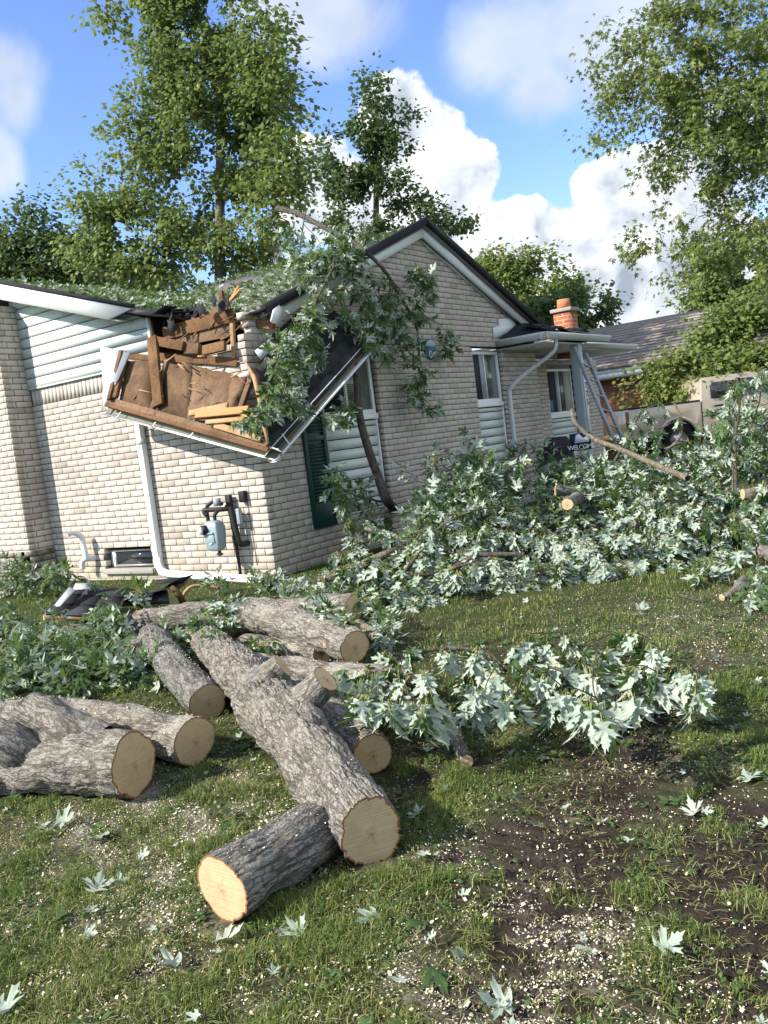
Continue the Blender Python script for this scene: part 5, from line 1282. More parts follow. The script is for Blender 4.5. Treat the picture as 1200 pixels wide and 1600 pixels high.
def branch_thing(name, label, stems, radii, tips, nl=14, size=.12, under=.7, single=60, seed=1, mat='maple_leaf', bark='bark_twig', droop=.7, spread=.9, cat='branch', group=None, length=.24, lod=0, root=None, stem_name='stem', min_h=.0, pet=.55):
    """stems: list of polylines; tips: (n,3) leaf spray centres joined by twigs to the nearest stem or twig"""
    R = np.random.default_rng(seed)
    if root is None: root = thing(name, label, cat, tuple(stems[0][0]), group)
    nodes = []
    for st_, rd in zip(stems, radii):
        Q = smoothline(st_, 6); rr = np.linspace(rd[0], rd[1], len(Q))
        Q = Q+ (R.random(Q.shape)-.5)*.012
        V, Fc = tube_np(Q, rr*(1+.12*(R.random(len(Q))-.5)), 10); h = np.clip(fbm(V*40, 2, seed), 0, 1)
        o = link(stem_name, mesh_np(stem_name, V, Fc, MAT[bark], True, {'h': h}), root)
        nodes += list(Q[1:])
    nodes = np.array(nodes); tips = np.asarray(tips, float)
    if len(tips) == 0: return root
    order = np.argsort([np.min(np.linalg.norm(nodes-t_, axis=1)) for t_ in tips]); tw = Tubes(); D = np.zeros_like(tips)
    for i in order:
        t_ = tips[i]; dist = np.linalg.norm(nodes-t_, axis=1); j = int(np.argmin(dist)); a = nodes[j]; L = dist[j]
        if L < .03: a = a-np.array([.05, 0, 0]); L = .06
        mid = (a+t_)/2+np.array([0, 0, .10*L])+R.normal(size=3)*.06*L
        Q = smoothline([a, mid, t_], 4); tw.add(Q, np.linspace(.0028+.004*min(L, 1.2), .0022, len(Q)), 4); D[i] = t_-mid
        nodes = np.vstack([nodes, Q[2:]])
    o = tw.build('twigs', MAT[bark], root); o['kind'] = 'stuff'
    base, P0, B, s = spray(tips, D, nl, size, under, droop, spread, length, seed, pet)
    zg = ground_z(P0[:, 0], P0[:, 1]); low = P0[:, 2] < zg+.012; P0[low, 2] = zg[low]+.012+R.random(low.sum())*.03
    leaf_part(root, P0, B, s, single, lod, mat, base=base)
    return root
def pile_pts(cols, n_, seed, jitter=.12, s_lo=0.0, s_hi=1.0, clump=1):
    """cols: (px, py_bottom, py_top, depth_top). Points on the heap's camera-side face and a little inside it."""
    R = np.random.default_rng(seed); c = np.array(cols, float); out = []
    for _ in range(max(2, n_//clump)):
        x = R.uniform(c[0, 0], c[-1, 0]); s_ = R.uniform(s_lo, s_hi)
        yb, yt, dt = (np.interp(x, c[:, 0], c[:, k]) for k in (1, 2, 3)); db = proj(G0(x, yb))[2]
        y = yb+(yt-yb)*s_; d = db+(dt-db)*s_**1.3
        p0 = atd(x, y, d)+R.normal(size=3)*jitter*np.array([1, 1, .5])
        for _c in range(clump):
            p = p0+(R.normal(size=3)*np.array([.13, .13, .11]) if clump > 1 else 0); p[2] = max(p[2], float(base_z(p[0], p[1]))+.05); out.append(p)
    return np.array(out)
def pxl(pts): return [np.array(atd(x, y, d)) for x, y, d in pts]

# front branch with silvery undersides
ft = [(560, 1085), (585, 1050), (600, 1100), (630, 1075), (655, 1105), (680, 1085), (665, 1050), (620, 1040), (700, 1105), (720, 1050), (745, 1010), (738, 1065), (752, 1090), (790, 1085), (775, 1045), (835, 1010), (850, 985), (820, 1045), (870, 1030), (885, 1075), (905, 1010), (925, 1045), (915, 1095), (945, 1010), (960, 985), (985, 1040), (1010, 1000), (1030, 1050), (1065, 1035), (1095, 1050), (865, 1100), (940, 1120), (800, 1005), (700, 1020), (990, 1075), (1005, 1020), (1085, 1080)]
R = np.random.default_rng(4)
def fr_pts(lst, lo, hi):
    return np.array([G0(x+R.uniform(-6, 6), y+R.uniform(-4, 4), R.uniform(lo, hi)) for x, y in lst])
f1 = [q for q in ft if q[0] < 790]; f2 = [q for q in ft if q[0] >= 790]
branch_thing('fallen_branch', 'leafy branch with silvery undersides beside the cut stick on the lawn', [[G0(640, 1025, .06), G0(700, 1012, .09), G0(760, 1020, .15), G0(790, 1050, .15)], [G0(700, 1130, .08), G0(660, 1085, .16), G0(610, 1070, .15)]], [(.014, .008), (.02, .008)],
             fr_pts(f1+f1+[(575, 1040), (600, 1010), (640, 1005), (690, 985), (560, 1060)], .16, .40), 9, .115, .95, 170, 21, droop=2.3, spread=.6, length=.15)
branch_thing('fallen_branch', 'large silvery leaf spray on lawn by the muddy tracks', [[G0(962, 1134, .03), G0(970, 1105, .08), G0(992, 1078, .13), G0(1015, 1048, .16)], [G0(992, 1078, .13), G0(920, 1060, .18), G0(850, 1040, .20)], [G0(975, 1100, .09), G0(1040, 1062, .14), G0(1085, 1052, .14)]], [(.016, .008), (.012, .006), (.010, .006)],
             fr_pts(f2+f2, .12, .42), 9, .118, .92, 190, 22, droop=2.1, spread=.62, length=.15)
# brush heap across the front of the house
heap = [(430, 925, 890, 9.6), (500, 930, 880, 9.8), (560, 935, 850, 10.2), (620, 965, 800, 10.4), (660, 950, 745, 10.2), (720, 935, 700, 10.8), (780, 918, 715, 11.8), (840, 912, 720, 12.6), (900, 905, 712, 12.4), (960, 908, 700, 12.2), (1020, 905, 690, 11.8), (1080, 893, 700, 11.2), (1140, 875, 660, 10.8), (1210, 850, 640, 10.4)]
def hp_sub(x0, x1):
    c = np.array(heap, float); xs = np.linspace(x0, x1, 5)
    return [(x, *(np.interp(x, c[:, 0], c[:, k]) for k in (1, 2, 3))) for x in xs]
def hsurf(x, s_):
    c = np.array(heap, float); yb, yt, dt = (np.interp(x, c[:, 0], c[:, k]) for k in (1, 2, 3)); db = proj(G0(x, yb))[2]
    return atd(x, yb+(yt-yb)*s_, db+(dt-db)*s_**1.3)
low = [('low leafy brush before the house corner under the shutter', 430, 600, .0, 1.0, 40, .62), ('silvery brush before the leaning stem at the front of the heap', 590, 720, .0, .62, 62, .85), ('silvery drooping brush below the second window in full sun', 720, 830, .0, .55, 58, .88),
       ('silvery brush around the round sawn log end in the heap', 830, 950, .0, .5, 60, .9), ('bright silvery brush at the lawn edge below the long bare limb', 950, 1080, .0, .55, 66, .88), ('fresh green brush at right edge before the pickup', 1080, 1215, .0, .55, 64, .45)]
up_ = [('dark green brush against the gable wall beside the leaning stem', 640, 730, .55, 1.0, 46, .2), ('dark shaded brush under the second window', 720, 830, .5, 1.0, 50, .2), ('shaded brush before the covered grill', 830, 930, .5, 1.0, 48, .25), ('mixed brush under the ladder foot behind the long bare limb', 920, 1030, .5, 1.0, 56, .6), ('pale brush in front of the truck wheel', 1020, 1110, .5, .95, 50, .62), ('tall leafy brush hiding the truck door at right edge', 1100, 1215, .5, 1.0, 62, .55)]
for i, (lb, x0, x1, s0, s1, n_, un) in enumerate(low):
    xm = (x0+x1)/2
    st_ = [[hsurf(x0+10, .25)-HEAD*-.1, hsurf(xm-20, .35)+HEAD*.2, hsurf(xm+20, .45)+HEAD*.2, hsurf(x1-10, .4)+HEAD*.2]]
    branch_thing('brush_heap', lb, st_, [(.03, .012)], pile_pts(hp_sub(x0, x1), n_+34, 100+i, .10, s0, s1, 5), 14, .124, min(1, un+.06), 62, 120+i, droop=2.0, spread=.7, length=.22, cat='brush', group='brush heap of fallen branches')
for i, (lb, x0, x1, s0, s1, n_, un) in enumerate(up_):
    xm = (x0+x1)/2
    st_ = [[hsurf(x0+8, .55)+HEAD*.2, hsurf(xm-15, .7)+HEAD*.3, hsurf(xm+15, .8)+HEAD*.3, hsurf(x1-8, .7)+HEAD*.3]]
    branch_thing('brush_heap', lb, st_, [(.03, .012)], pile_pts(hp_sub(x0, x1), n_+24, 140+i, .14, s0, s1, 4), 13, .122, min(1, un+.25), 40, 160+i, droop=.6, spread=.95, length=.26, lod=1, cat='brush', group='brush heap of fallen branches')
# bare and nearly bare limbs in the heap
def bare(label, pts, r0, r1, bark='bark_twig', seed=1, twigs=(), name='fallen_limb', face=True):
    root = thing(name, label, 'branch', tuple(pts[0])); Q = smoothline(pts, 8); rr = np.linspace(r0, r1, len(Q))
    V, Fc = tube_np(Q, rr, 14); V = V+(fbm(V*25, 3, seed)[:, None]-.5)*.012; h = fbm(V*45, 2, seed)
    o = link('stem', mesh_np('stem', V, Fc, MAT[bark], True, {'h': h}), root)
    if face: cut_face(V[:14], Q[0]-Q[1], root)
    for t_ in twigs:
        Q2 = smoothline(t_, 6); V2, F2 = tube_np(Q2, np.linspace(r1*.7, r1*.25, len(Q2)), 6); link('twig', mesh_np('twig', V2, F2, MAT[bark], True, {'h': fbm(V2*45, 2, seed)}), root)
    return root
bare('long bare grey limb rising from the brush towards the porch window', pxl([(893, 640, 10.6), (899, 660, 10.5), (925, 684, 10.4), (965, 700, 9.9), (1015, 722, 9.2), (1075, 748, 8.5)]), .021, .031, 'bark_pale', 3)
bare('dark crooked branch lying along the lower left of the brush', pxl([(578, 904, 8.4), (640, 898, 8.3), (700, 890, 8.2), (745, 868, 8.1), (820, 866, 8.0)]), .03, .018, 'bark_twig', 5, [pxl([(700, 890, 8.2), (735, 880, 8.0), (760, 884, 7.9)])])
bare('pale thin branch pointing towards the shutter from the brush', pxl([(572, 826, 9.6), (605, 834, 9.3), (660, 852, 8.9), (720, 866, 8.6)]), .026, .016, 'bark_pale', 7, [pxl([(606, 834, 9.3), (608, 850, 9.3), (604, 862, 9.2)])])
bare('thin arching twig over the silvery leaves before second window', pxl([(655, 850, 8.6), (700, 815, 8.6), (750, 796, 8.7), (812, 790, 8.9)]), .010, .005, 'bark_twig', 9, face=False)
bare('curved pale sapling stem in front of the truck wheel', pxl([(1040, 706, 11.0), (1062, 684, 11.0), (1064, 655, 11.1), (1054, 630, 11.2)]), .022, .012, 'bark_pale', 11, [pxl([(1045, 700, 11), (1060, 692, 10.9), (1072, 693, 10.9)])], face=False)
bare('thin dark upright twig before the truck door', pxl([(1146, 800, 9.0), (1145, 760, 9.0), (1146, 720, 9.1), (1150, 640, 9.3)]), .010, .006, 'bark_dark', 13, face=False)
bare('thick tan limb half covered by silvery leaves at heap foot', pxl([(500, 905, 9.0), (545, 892, 8.9), (590, 872, 8.8), (640, 850, 9.0)]), .05, .04, 'bark_pale', 15)
bare('dead twig lying on the lawn near the right edge', [G0(1062, 930, .012), G0(1090, 938, .02), G0(1106, 941, .012)], .010, .005, 'bark_twig', 17, face=False)
bare('dark stick leaning in the shaded brush by the downspout', pxl([(790, 742, 11.2), (800, 730, 11.2), (815, 705, 11.3), (822, 690, 11.3)]), .03, .018, 'bark_twig', 19)
bt = [(1000, 640), (985, 652), (1020, 655), (1040, 640), (1010, 672), (1060, 655), (1035, 670), (990, 690), (1070, 690), (1050, 700), (975, 675), (1025, 690)]
branch_thing('fallen_branch', 'sparse silvery sprays hanging in front of the truck bed', [pxl([(960, 720, 11), (985, 680, 11), (1000, 645, 11), (1030, 630, 11)]), pxl([(985, 690, 11), (1030, 670, 11), (1065, 655, 11)])], [(.018, .006), (.012, .005)], np.array([atd(x, y, 11+.3*math.sin(x)) for x, y in bt]), 8, .125, .8, 40, 511, droop=2.0, spread=.6)
bt = [(1150, 590), (1140, 620), (1165, 610), (1180, 580), (1195, 600), (1135, 650), (1160, 650), (1190, 640), (1120, 670), (1150, 680), (1180, 675), (1130, 700), (1195, 690), (1200, 570), (1160, 715), (1190, 720)]
branch_thing('fallen_branch', 'tall green spray standing at the right edge before the truck cab', [pxl([(1150, 770, 9), (1150, 700, 9), (1155, 640, 9), (1165, 590, 9)]), pxl([(1155, 700, 9), (1180, 650, 9), (1195, 580, 9)])], [(.02, .006), (.012, .005)], np.array([atd(x, y, 9+.3*math.sin(x*1.3)) for x, y in bt]), 8, .125, .35, 50, 512, droop=1.2, spread=.8)
# stem leaning beside the first window
stem = [onp(553, 560, 1, -.42), onp(558, 600, 1, -.46), onp(562, 650, 1, -.5), onp(575, 700, 1, -.55), onp(592, 748, 1, -.62), onp(607, 785, 1, -.72), G0(632, 806, .14), G0(668, 826, .08)]
s_root = bare('dark stem leaning in front of the first window down to the ground', stem, .038, .068, 'bark_twig', 21, face=False)
tp = np.array([onp(x, y, 1, -.65) for x, y in [(540, 760), (520, 755), (555, 765), (530, 790), (560, 790), (575, 800), (545, 815), (515, 775), (525, 735), (600, 815), (585, 830), (560, 830), (610, 840), (575, 755)]])
branch_thing('', '', [[onp(607, 785, 1, -.72), onp(575, 780, 1, -.7), onp(545, 770, 1, -.65), onp(525, 755, 1, -.62)]], [(.015, .007)], tp, 14, .125, .15, 40, 71, droop=.5, root=s_root, stem_name='side_branch')
# brush on the left, tops up
lheap1 = [(-20, 925, 880, 10.6), (60, 930, 885, 10.4), (110, 935, 900, 10.2)]
lheap2 = [(-20, 1100, 950, 8.2), (70, 1090, 975, 7.6), (140, 1085, 990, 7.2)]
lheap3 = [(130, 1090, 992, 7.2), (200, 1085, 995, 7.2), (300, 1075, 1000, 7.2)]
for i, (lb, hp_, n_, un, sg) in enumerate([('pale leafy brush at the foot of the chimney breast', lheap1, 42, .45, 40), ('dark green brush behind the logs at left edge', lheap2, 85, .28, 120), ('green brush between the shingle sheet and the big trunk', lheap3, 80, .30, 120)]):
    c = np.array(hp_); p0 = pile_pts(hp_, 4, 200+i, .0); p0 = p0[np.argsort(p0 @ RIGHT)]
    branch_thing('brush_heap', lb, [list(p0-np.array([0, 0, .03]))], [(.02, .01)], pile_pts(hp_, n_, 210+i, .10), 12, .115, un, sg, 220+i, droop=.25, spread=1.0, length=.22, lod=1, cat='brush', group='brush lying by the logs')
# sprig in front of the meter and among the logs
def sprig(label, pts, n_, size, un, h, seed, single=30, droop=.8, jit=10):
    R = np.random.default_rng(seed); tips = np.array([G0(x+R.uniform(-jit, jit), y+R.uniform(-jit/2, jit/2), R.uniform(h*.5, h)) for x, y in pts for _ in range(n_)])
    a = G0(*pts[0], .03); b_ = G0(*pts[-1], h*.6)
    branch_thing('leaf_sprig', label, [[a, (a+b_)/2+np.array([0, 0, .06]), b_]], [(.010, .005)], tips, 9, size, un, single, seed, droop=droop, length=.16, cat='sprig', group='leaf sprigs among the logs')
sprig('silvery hanging sprig on the wall side of the trunk below the meter', [(345, 965), (350, 940), (342, 905)], 3, .11, .75, .35, 301, 60)
sprig('green sprig beside the tip of the big trunk', [(320, 985), (310, 970), (330, 975)], 2, .11, .3, .35, 302)
sprig('dark green sprig between the big trunk and the pale log', [(380, 1030), (365, 1050), (395, 1040), (410, 1010)], 3, .11, .2, .25, 303)
sprig('silvery sprig lying on the speckled log', [(500, 960), (520, 965), (545, 970), (490, 950)], 2, .11, .85, .42, 304)
sprig('silvery sprig on the grass behind the splintered log end', [(590, 960), (610, 975), (600, 990), (575, 945)], 3, .11, .85, .2, 305)
sprig('mixed sprig by the house corner before the logs', [(430, 905), (460, 915), (400, 900), (480, 925), (520, 930)], 3, .11, .5, .3, 306, 50)
sprig('sprig of green leaves beside the knotted cut face', [(560, 1110), (570, 1090), (545, 1075)], 3, .12, .5, .2, 307)
sprig('sprig lying across the shingle sheet by the wall', [(165, 945), (150, 960), (140, 930), (215, 925)], 2, .115, .4, .35, 308, 40, .4)
sprig('lone sprig on the lawn behind the large silvery spray', [(1105, 895), (1090, 900), (1120, 890)], 2, .11, .85, .12, 309)
sprig('green sprig by the grey bent stick at right', [(1175, 925), (1190, 915), (1180, 905)], 2, .11, .3, .14, 310)
# limb lying over the roof and hanging down the gable
limb = [onp(432, 326, 1, 1.6), onp(462, 332, 1, 1.2), onp(500, 352, 1, .6), onp(545, 375, 1, .1), onp(590, 410, 1, -.30), onp(620, 455, 1, -.40), onp(650, 510, 1, -.35), onp(655, 580, 1, -.3)]
lb2 = [onp(545, 375, 1, .1), onp(520, 420, 1, -.45), onp(490, 480, 1, -.60), onp(455, 560, 1, -.68), onp(440, 620, 1, -.72)]
lb3 = [onp(590, 410, 1, -.30), onp(640, 465, 1, -.4), onp(668, 440, 1, -.42)]
cl = [(440, 365, .5), (465, 385, .2), (452, 400, .1), (520, 370, -.1), (535, 390, -.2), (500, 400, -.25), (545, 405, -.3), (515, 425, -.35), (490, 440, -.4), (470, 430, -.2), (540, 440, -.4), (565, 450, -.4), (585, 440, -.4), (600, 470, -.4), (575, 480, -.42), (555, 500, -.4), (610, 490, -.4), (625, 510, -.4), (640, 485, -.38), (660, 505, -.35), (645, 530, -.35), (690, 525, -.3), (706, 545, -.25), (620, 535, -.4), (600, 520, -.42), (585, 505, -.42),
      (480, 490, -.6), (460, 510, -.62), (500, 500, -.58), (440, 535, -.66), (465, 545, -.68), (490, 540, -.66), (430, 560, -.7), (450, 575, -.72), (475, 580, -.72), (495, 570, -.68), (430, 600, -.75), (455, 610, -.75), (420, 640, -.8), (405, 650, -.8), (445, 640, -.78), (390, 660, -.8), (470, 640, -.75), (640, 565, -.33), (655, 590, -.3), (650, 610, -.3), (665, 625, -.28), (675, 640, -.28), (660, 440, -.42), (672, 428, -.42), (655, 425, -.42), (665, 470, -.4), (560, 420, -.3), (530, 460, -.45), (505, 465, -.5), (570, 365, .1), (550, 400, -.2), (600, 560, -.42), (590, 545, -.45), (575, 530, -.45), (480, 400, 0), (560, 520, -.45), (620, 470, -.42), (545, 640, -.6), (520, 650, -.65)]
Rl = np.random.default_rng(9); tips = []
for x, y, yy in cl:
    for _ in range(3): tips.append(onp(x+Rl.uniform(-12, 12), y+Rl.uniform(-10, 10), 1, yy+Rl.uniform(-.12, .12)))
branch_thing('fallen_limb', 'leafy maple limb lying over the roof and hanging in front of the gable', [limb, lb2, lb3], [(.045, .012), (.02, .008), (.014, .006)], tips, 11, .125, .42, 230, 401, droop=.7, spread=.9, length=.22, cat='branch')
bare('thin bare twigs of the limb above the torn roof edge', [onp(470, 450, 1, .4), onp(468, 400, 1, .5), onp(474, 350, 1, .6), onp(478, 330, 1, .6)], .014, .007, 'bark_dark', 33, [[onp(474, 350, 1, .6), onp(500, 380, 1, .6), onp(495, 410, 1, .6)]], face=False)
# leaf litter on the roofs
R = np.random.default_rng(31); N = 4200
xs, ys = R.uniform(-.25, 3.9, N), R.uniform(-.1, 4.25, N)
cr = cross_z(xs); mn = main_z(ys); on_main = (mn > cr) & (ys > 1.35); on_cr = (~(mn > cr)) & (xs > .3)
dens = n2(xs, ys, 1.6, 3, 44); keep = (on_main | on_cr) & (dens > .30)
P0 = np.stack([xs, ys, np.where(on_main, mn, cr)+.02+R.random(N)*.03], 1)[keep]; M_ = len(P0)
nr = unit(np.array([0, 0, 1.0])*np.where(R.random(M_) < .55, -1, 1)[:, None]+R.normal(size=(M_, 3))*.3)
scatter = scatter_mesh('roof_leaf_litter', LT1[0], basis(R.normal(size=(M_, 3))*np.array([1, 1, .35]), nr), P0, R.uniform(.05, .11, M_), 'maple_leaf', None, smooth=True)
tag(scatter, 'green and pale leaves littering the sagging grey roof', 'leaf litter', kind='stuff')

# ------------------------------------------------------------------ trees
def tree(name, label, base, trunk_top, blobs, depth, n_cl, per, leaf, mat='tree_leaf', seed=1, tmpl=CARD, dthick=.55, crad=.55, trunk_r=.3, group=None, cat='tree', droop=.35, limbs_extra=(), bark='bark', dens_gap=.42, shell=.35):
    R = np.random.default_rng(seed); C_ = []; Wt = np.array([b[2]*b[3] for b in blobs], float); Wt /= Wt.sum()
    for b, w_ in zip(blobs, Wt):
        k = max(2, int(round(n_cl*w_)))
        for _ in range(k):
            u = unit(R.normal(size=3)); rr = R.random()**shell
            dpx = b[4] if len(b) > 4 else 0
            C_.append(atd(b[0]+u[0]*rr*b[2], b[1]+u[1]*rr*b[3], depth+dpx+u[2]*rr*dthick*(b[2]+b[3])/2/F*depth))
    C_ = np.array(C_)
    root = thing(name, label, cat, tuple(base), group)
    P = smoothline([base, (np.array(base)*.6+np.array(trunk_top)*.4)+R.normal(size=3)*.1, trunk_top], 8)
    V, Fc = tube_np(P, np.linspace(trunk_r, trunk_r*.35, len(P)), 12); link('trunk', mesh_np('trunk', V, Fc, MAT[bark], True, {'h': fbm(V*8, 2, seed)}), root)
    nodes = list(P[len(P)//3:]); nr_ = list(np.linspace(trunk_r, trunk_r*.35, len(P))[len(P)//3:])
    tw = Tubes(); order = np.argsort(np.linalg.norm(C_-np.array(trunk_top)*.5-np.array(base)*.5, axis=1)); D = np.zeros_like(C_)
    for i in order:
        na = np.array(nodes); dv_ = C_[i]-na; dist = np.linalg.norm(dv_, axis=1)+np.clip(na[:, 2]-C_[i][2], 0, None)*1.5; j = int(np.argmin(dist)); a = na[j]; L = np.linalg.norm(C_[i]-a)
        mid = (a+C_[i])/2+np.array([0, 0, .12*L])+R.normal(size=3)*.07*L; Q = smoothline([a, mid, C_[i]], 3)
        r0 = min(nr_[j]*.75, .012+.022*L); tw.add(Q, np.linspace(r0, max(.006, r0*.35), len(Q)), 4); D[i] = C_[i]-mid
        for q, s_ in zip(Q[1:], np.linspace(r0, r0*.4, len(Q))[1:]): nodes.append(q); nr_.append(s_)
    tag(tw.build('limbs', MAT[bark], root), kind='stuff')
    N = len(C_)*per; c2 = np.repeat(C_, per, 0); d2 = np.repeat(unit(D), per, 0)
    off = R.normal(size=(N, 3))*crad*np.array([1, 1, .62]); P0 = c2+off+d2*.2
    g = fbm(P0*.9/ max(crad, .2)*.5, 2, seed); keep = g > dens_gap; P0 = P0[keep]; off = off[keep]; d2 = d2[keep]; N = len(P0)
    y = unit(unit(off)*.6+d2*.5+np.array([0, 0, -droop])+R.normal(size=(N, 3))*.4); nrm = unit(np.array([0, 0, 1.0])+unit(off)*.5+R.normal(size=(N, 3))*.55)
    scatter_mesh('crown', tmpl, basis(y, nrm), P0, leaf*(1.12 if tmpl is CARD else 1.0)*R.uniform(.6, 1.25, N), mat, root)
    return root
def gb(px, py, depth):
    p = atd(px, py, depth); p[2] = -.05; return p
T1 = [(285, 60, 80, 70), (370, 50, 60, 80), (250, 15, 75, 30), (285, 150, 85, 70), (390, 160, 50, 80), (240, 240, 75, 65), (370, 280, 70, 75), (180, 325, 65, 45), (310, 360, 105, 65), (435, 240, 25, 40), (165, 395, 55, 42), (140, 280, 28, 16), (255, 415, 95, 40), (395, 385, 50, 50), (170, 15, 30, 14), (320, -60, 110, 60), (420, 130, 20, 40)]
tree('maple_tree', 'tall airy green maple behind the left end of the house', gb(330, 600, 24), atd(345, 60, 24), T1, 24, 860, 66, .14, 'tree_leaf', 11, dthick=1.0, crad=.30, trunk_r=.24, dens_gap=.45, shell=.5)
tree('maple_tree', 'slim leaning maple stem with broken top right of the tall maple', gb(420, 600, 22.5), atd(425, 250, 22.5), [(430, 330, 28, 45), (445, 240, 22, 40), (425, 150, 22, 50), (450, 290, 15, 25), (410, 80, 25, 50)], 22.5, 90, 50, .15, 'tree_leaf', 12, crad=.34, trunk_r=.16)
T2 = [(588, 150, 15, 36), (570, 205, 24, 30), (608, 225, 28, 30), (540, 285, 36, 42), (600, 300, 46, 34), (690, 345, 34, 16), (512, 240, 13, 34), (630, 185, 7, 18), (585, 118, 4, 8), (650, 328, 36, 16), (560, 350, 50, 20), (578, 255, 30, 36)]
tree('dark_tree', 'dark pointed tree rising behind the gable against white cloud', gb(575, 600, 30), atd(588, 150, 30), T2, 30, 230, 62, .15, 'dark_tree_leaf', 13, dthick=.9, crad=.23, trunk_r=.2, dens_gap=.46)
T3 = [(45, 400, 48, 50), (20, 375, 26, 28), (90, 390, 34, 40), (48, 335, 10, 20), (70, 430, 60, 30), (10, 430, 40, 30)]
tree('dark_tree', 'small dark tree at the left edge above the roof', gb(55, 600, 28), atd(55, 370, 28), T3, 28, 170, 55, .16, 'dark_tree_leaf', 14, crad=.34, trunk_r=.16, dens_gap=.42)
T4 = [(800, 440, 55, 42), (850, 470, 55, 38), (760, 425, 24, 26), (835, 412, 22, 18), (880, 460, 30, 24)]
tree('olive_tree', 'sunlit yellow-green tree behind the right slope of the gable', gb(815, 620, 36), atd(815, 430, 36), T4, 36, 170, 52, .18, 'olive_leaf', 15, crad=.4, trunk_r=.2, dens_gap=.43)
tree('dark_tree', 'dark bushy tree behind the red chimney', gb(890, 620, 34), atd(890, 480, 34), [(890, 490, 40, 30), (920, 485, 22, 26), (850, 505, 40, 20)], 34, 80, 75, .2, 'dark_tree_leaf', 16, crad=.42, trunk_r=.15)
T5 = [(1130, 50, 100, 60), (1040, 40, 55, 38), (990, 65, 40, 22), (945, 60, 18, 16), (1150, 140, 110, 60), (1050, 130, 70, 38), (975, 140, 40, 18), (940, 112, 16, 10), (1080, 190, 70, 24), (985, 200, 50, 14), (940, 203, 18, 10), (1140, 225, 90, 40), (1060, 260, 50, 26), (1150, 310, 80, 48), (1080, 345, 55, 26), (1020, 390, 34, 20), (1010, 375, 26, 14), (1100, 395, 60, 30), (1040, 420, 26, 18), (1185, 390, 60, 50), (1215, 190, 50, 130)]
tree('olive_tree', 'large overhanging maple with sunlit olive leaves at the upper right', gb(1420, 700, 15), atd(1400, 120, 15), T5, 15, 520, 66, .10, 'olive_leaf', 17, STAR, dthick=.9, crad=.15, trunk_r=.3, droop=.5, dens_gap=.45)
T6 = [(1135, 440, 42, 28), (1175, 435, 40, 36), (1105, 468, 24, 14), (1190, 465, 34, 24)]
tree('maple_tree', 'round green tree behind the neighbouring roof at right', gb(1160, 640, 46), atd(1160, 430, 46), T6, 46, 200, 80, .24, 'tree_leaf', 18, crad=.55, trunk_r=.25, dens_gap=.42)
B7 = [(1172, 548, 48, 42, -3), (1160, 500, 36, 22, -3), (1120, 520, 20, 14, -3), (1125, 575, 30, 28, -3), (1195, 505, 32, 32, -3), (1195, 595, 45, 38, -4), (1105, 605, 46, 22, -4), (1080, 590, 22, 20, -4)]
tree('leafy_shrub', 'big glossy dark green shrub behind the truck cab', gb(1150, 700, 26), atd(1150, 560, 26), B7, 28.5, 300, 80, .14, 'tree_leaf', 19, crad=.32, trunk_r=.1, cat='shrub', dens_gap=.38)
tree('leafy_shrub', 'light green climbing shrub on the red brick corner', gb(1035, 700, 25), atd(1030, 610, 25), [(1042, 605, 26, 24), (1012, 600, 12, 22), (1075, 600, 24, 20), (1000, 628, 10, 12), (1062, 570, 18, 16)], 25, 80, 50, .13, 'olive_leaf', 20, crad=.25, trunk_r=.05, cat='shrub', dens_gap=.42)
tree('far_tree', 'low dark tree showing just above the left roof ridge', gb(-60, 640, 40), atd(-60, 420, 40), [(-80, 430, 80, 60), (120, 440, 60, 20), (200, 445, 80, 20)], 40, 120, 60, .24, 'dark_tree_leaf', 22, crad=.6, trunk_r=.2)

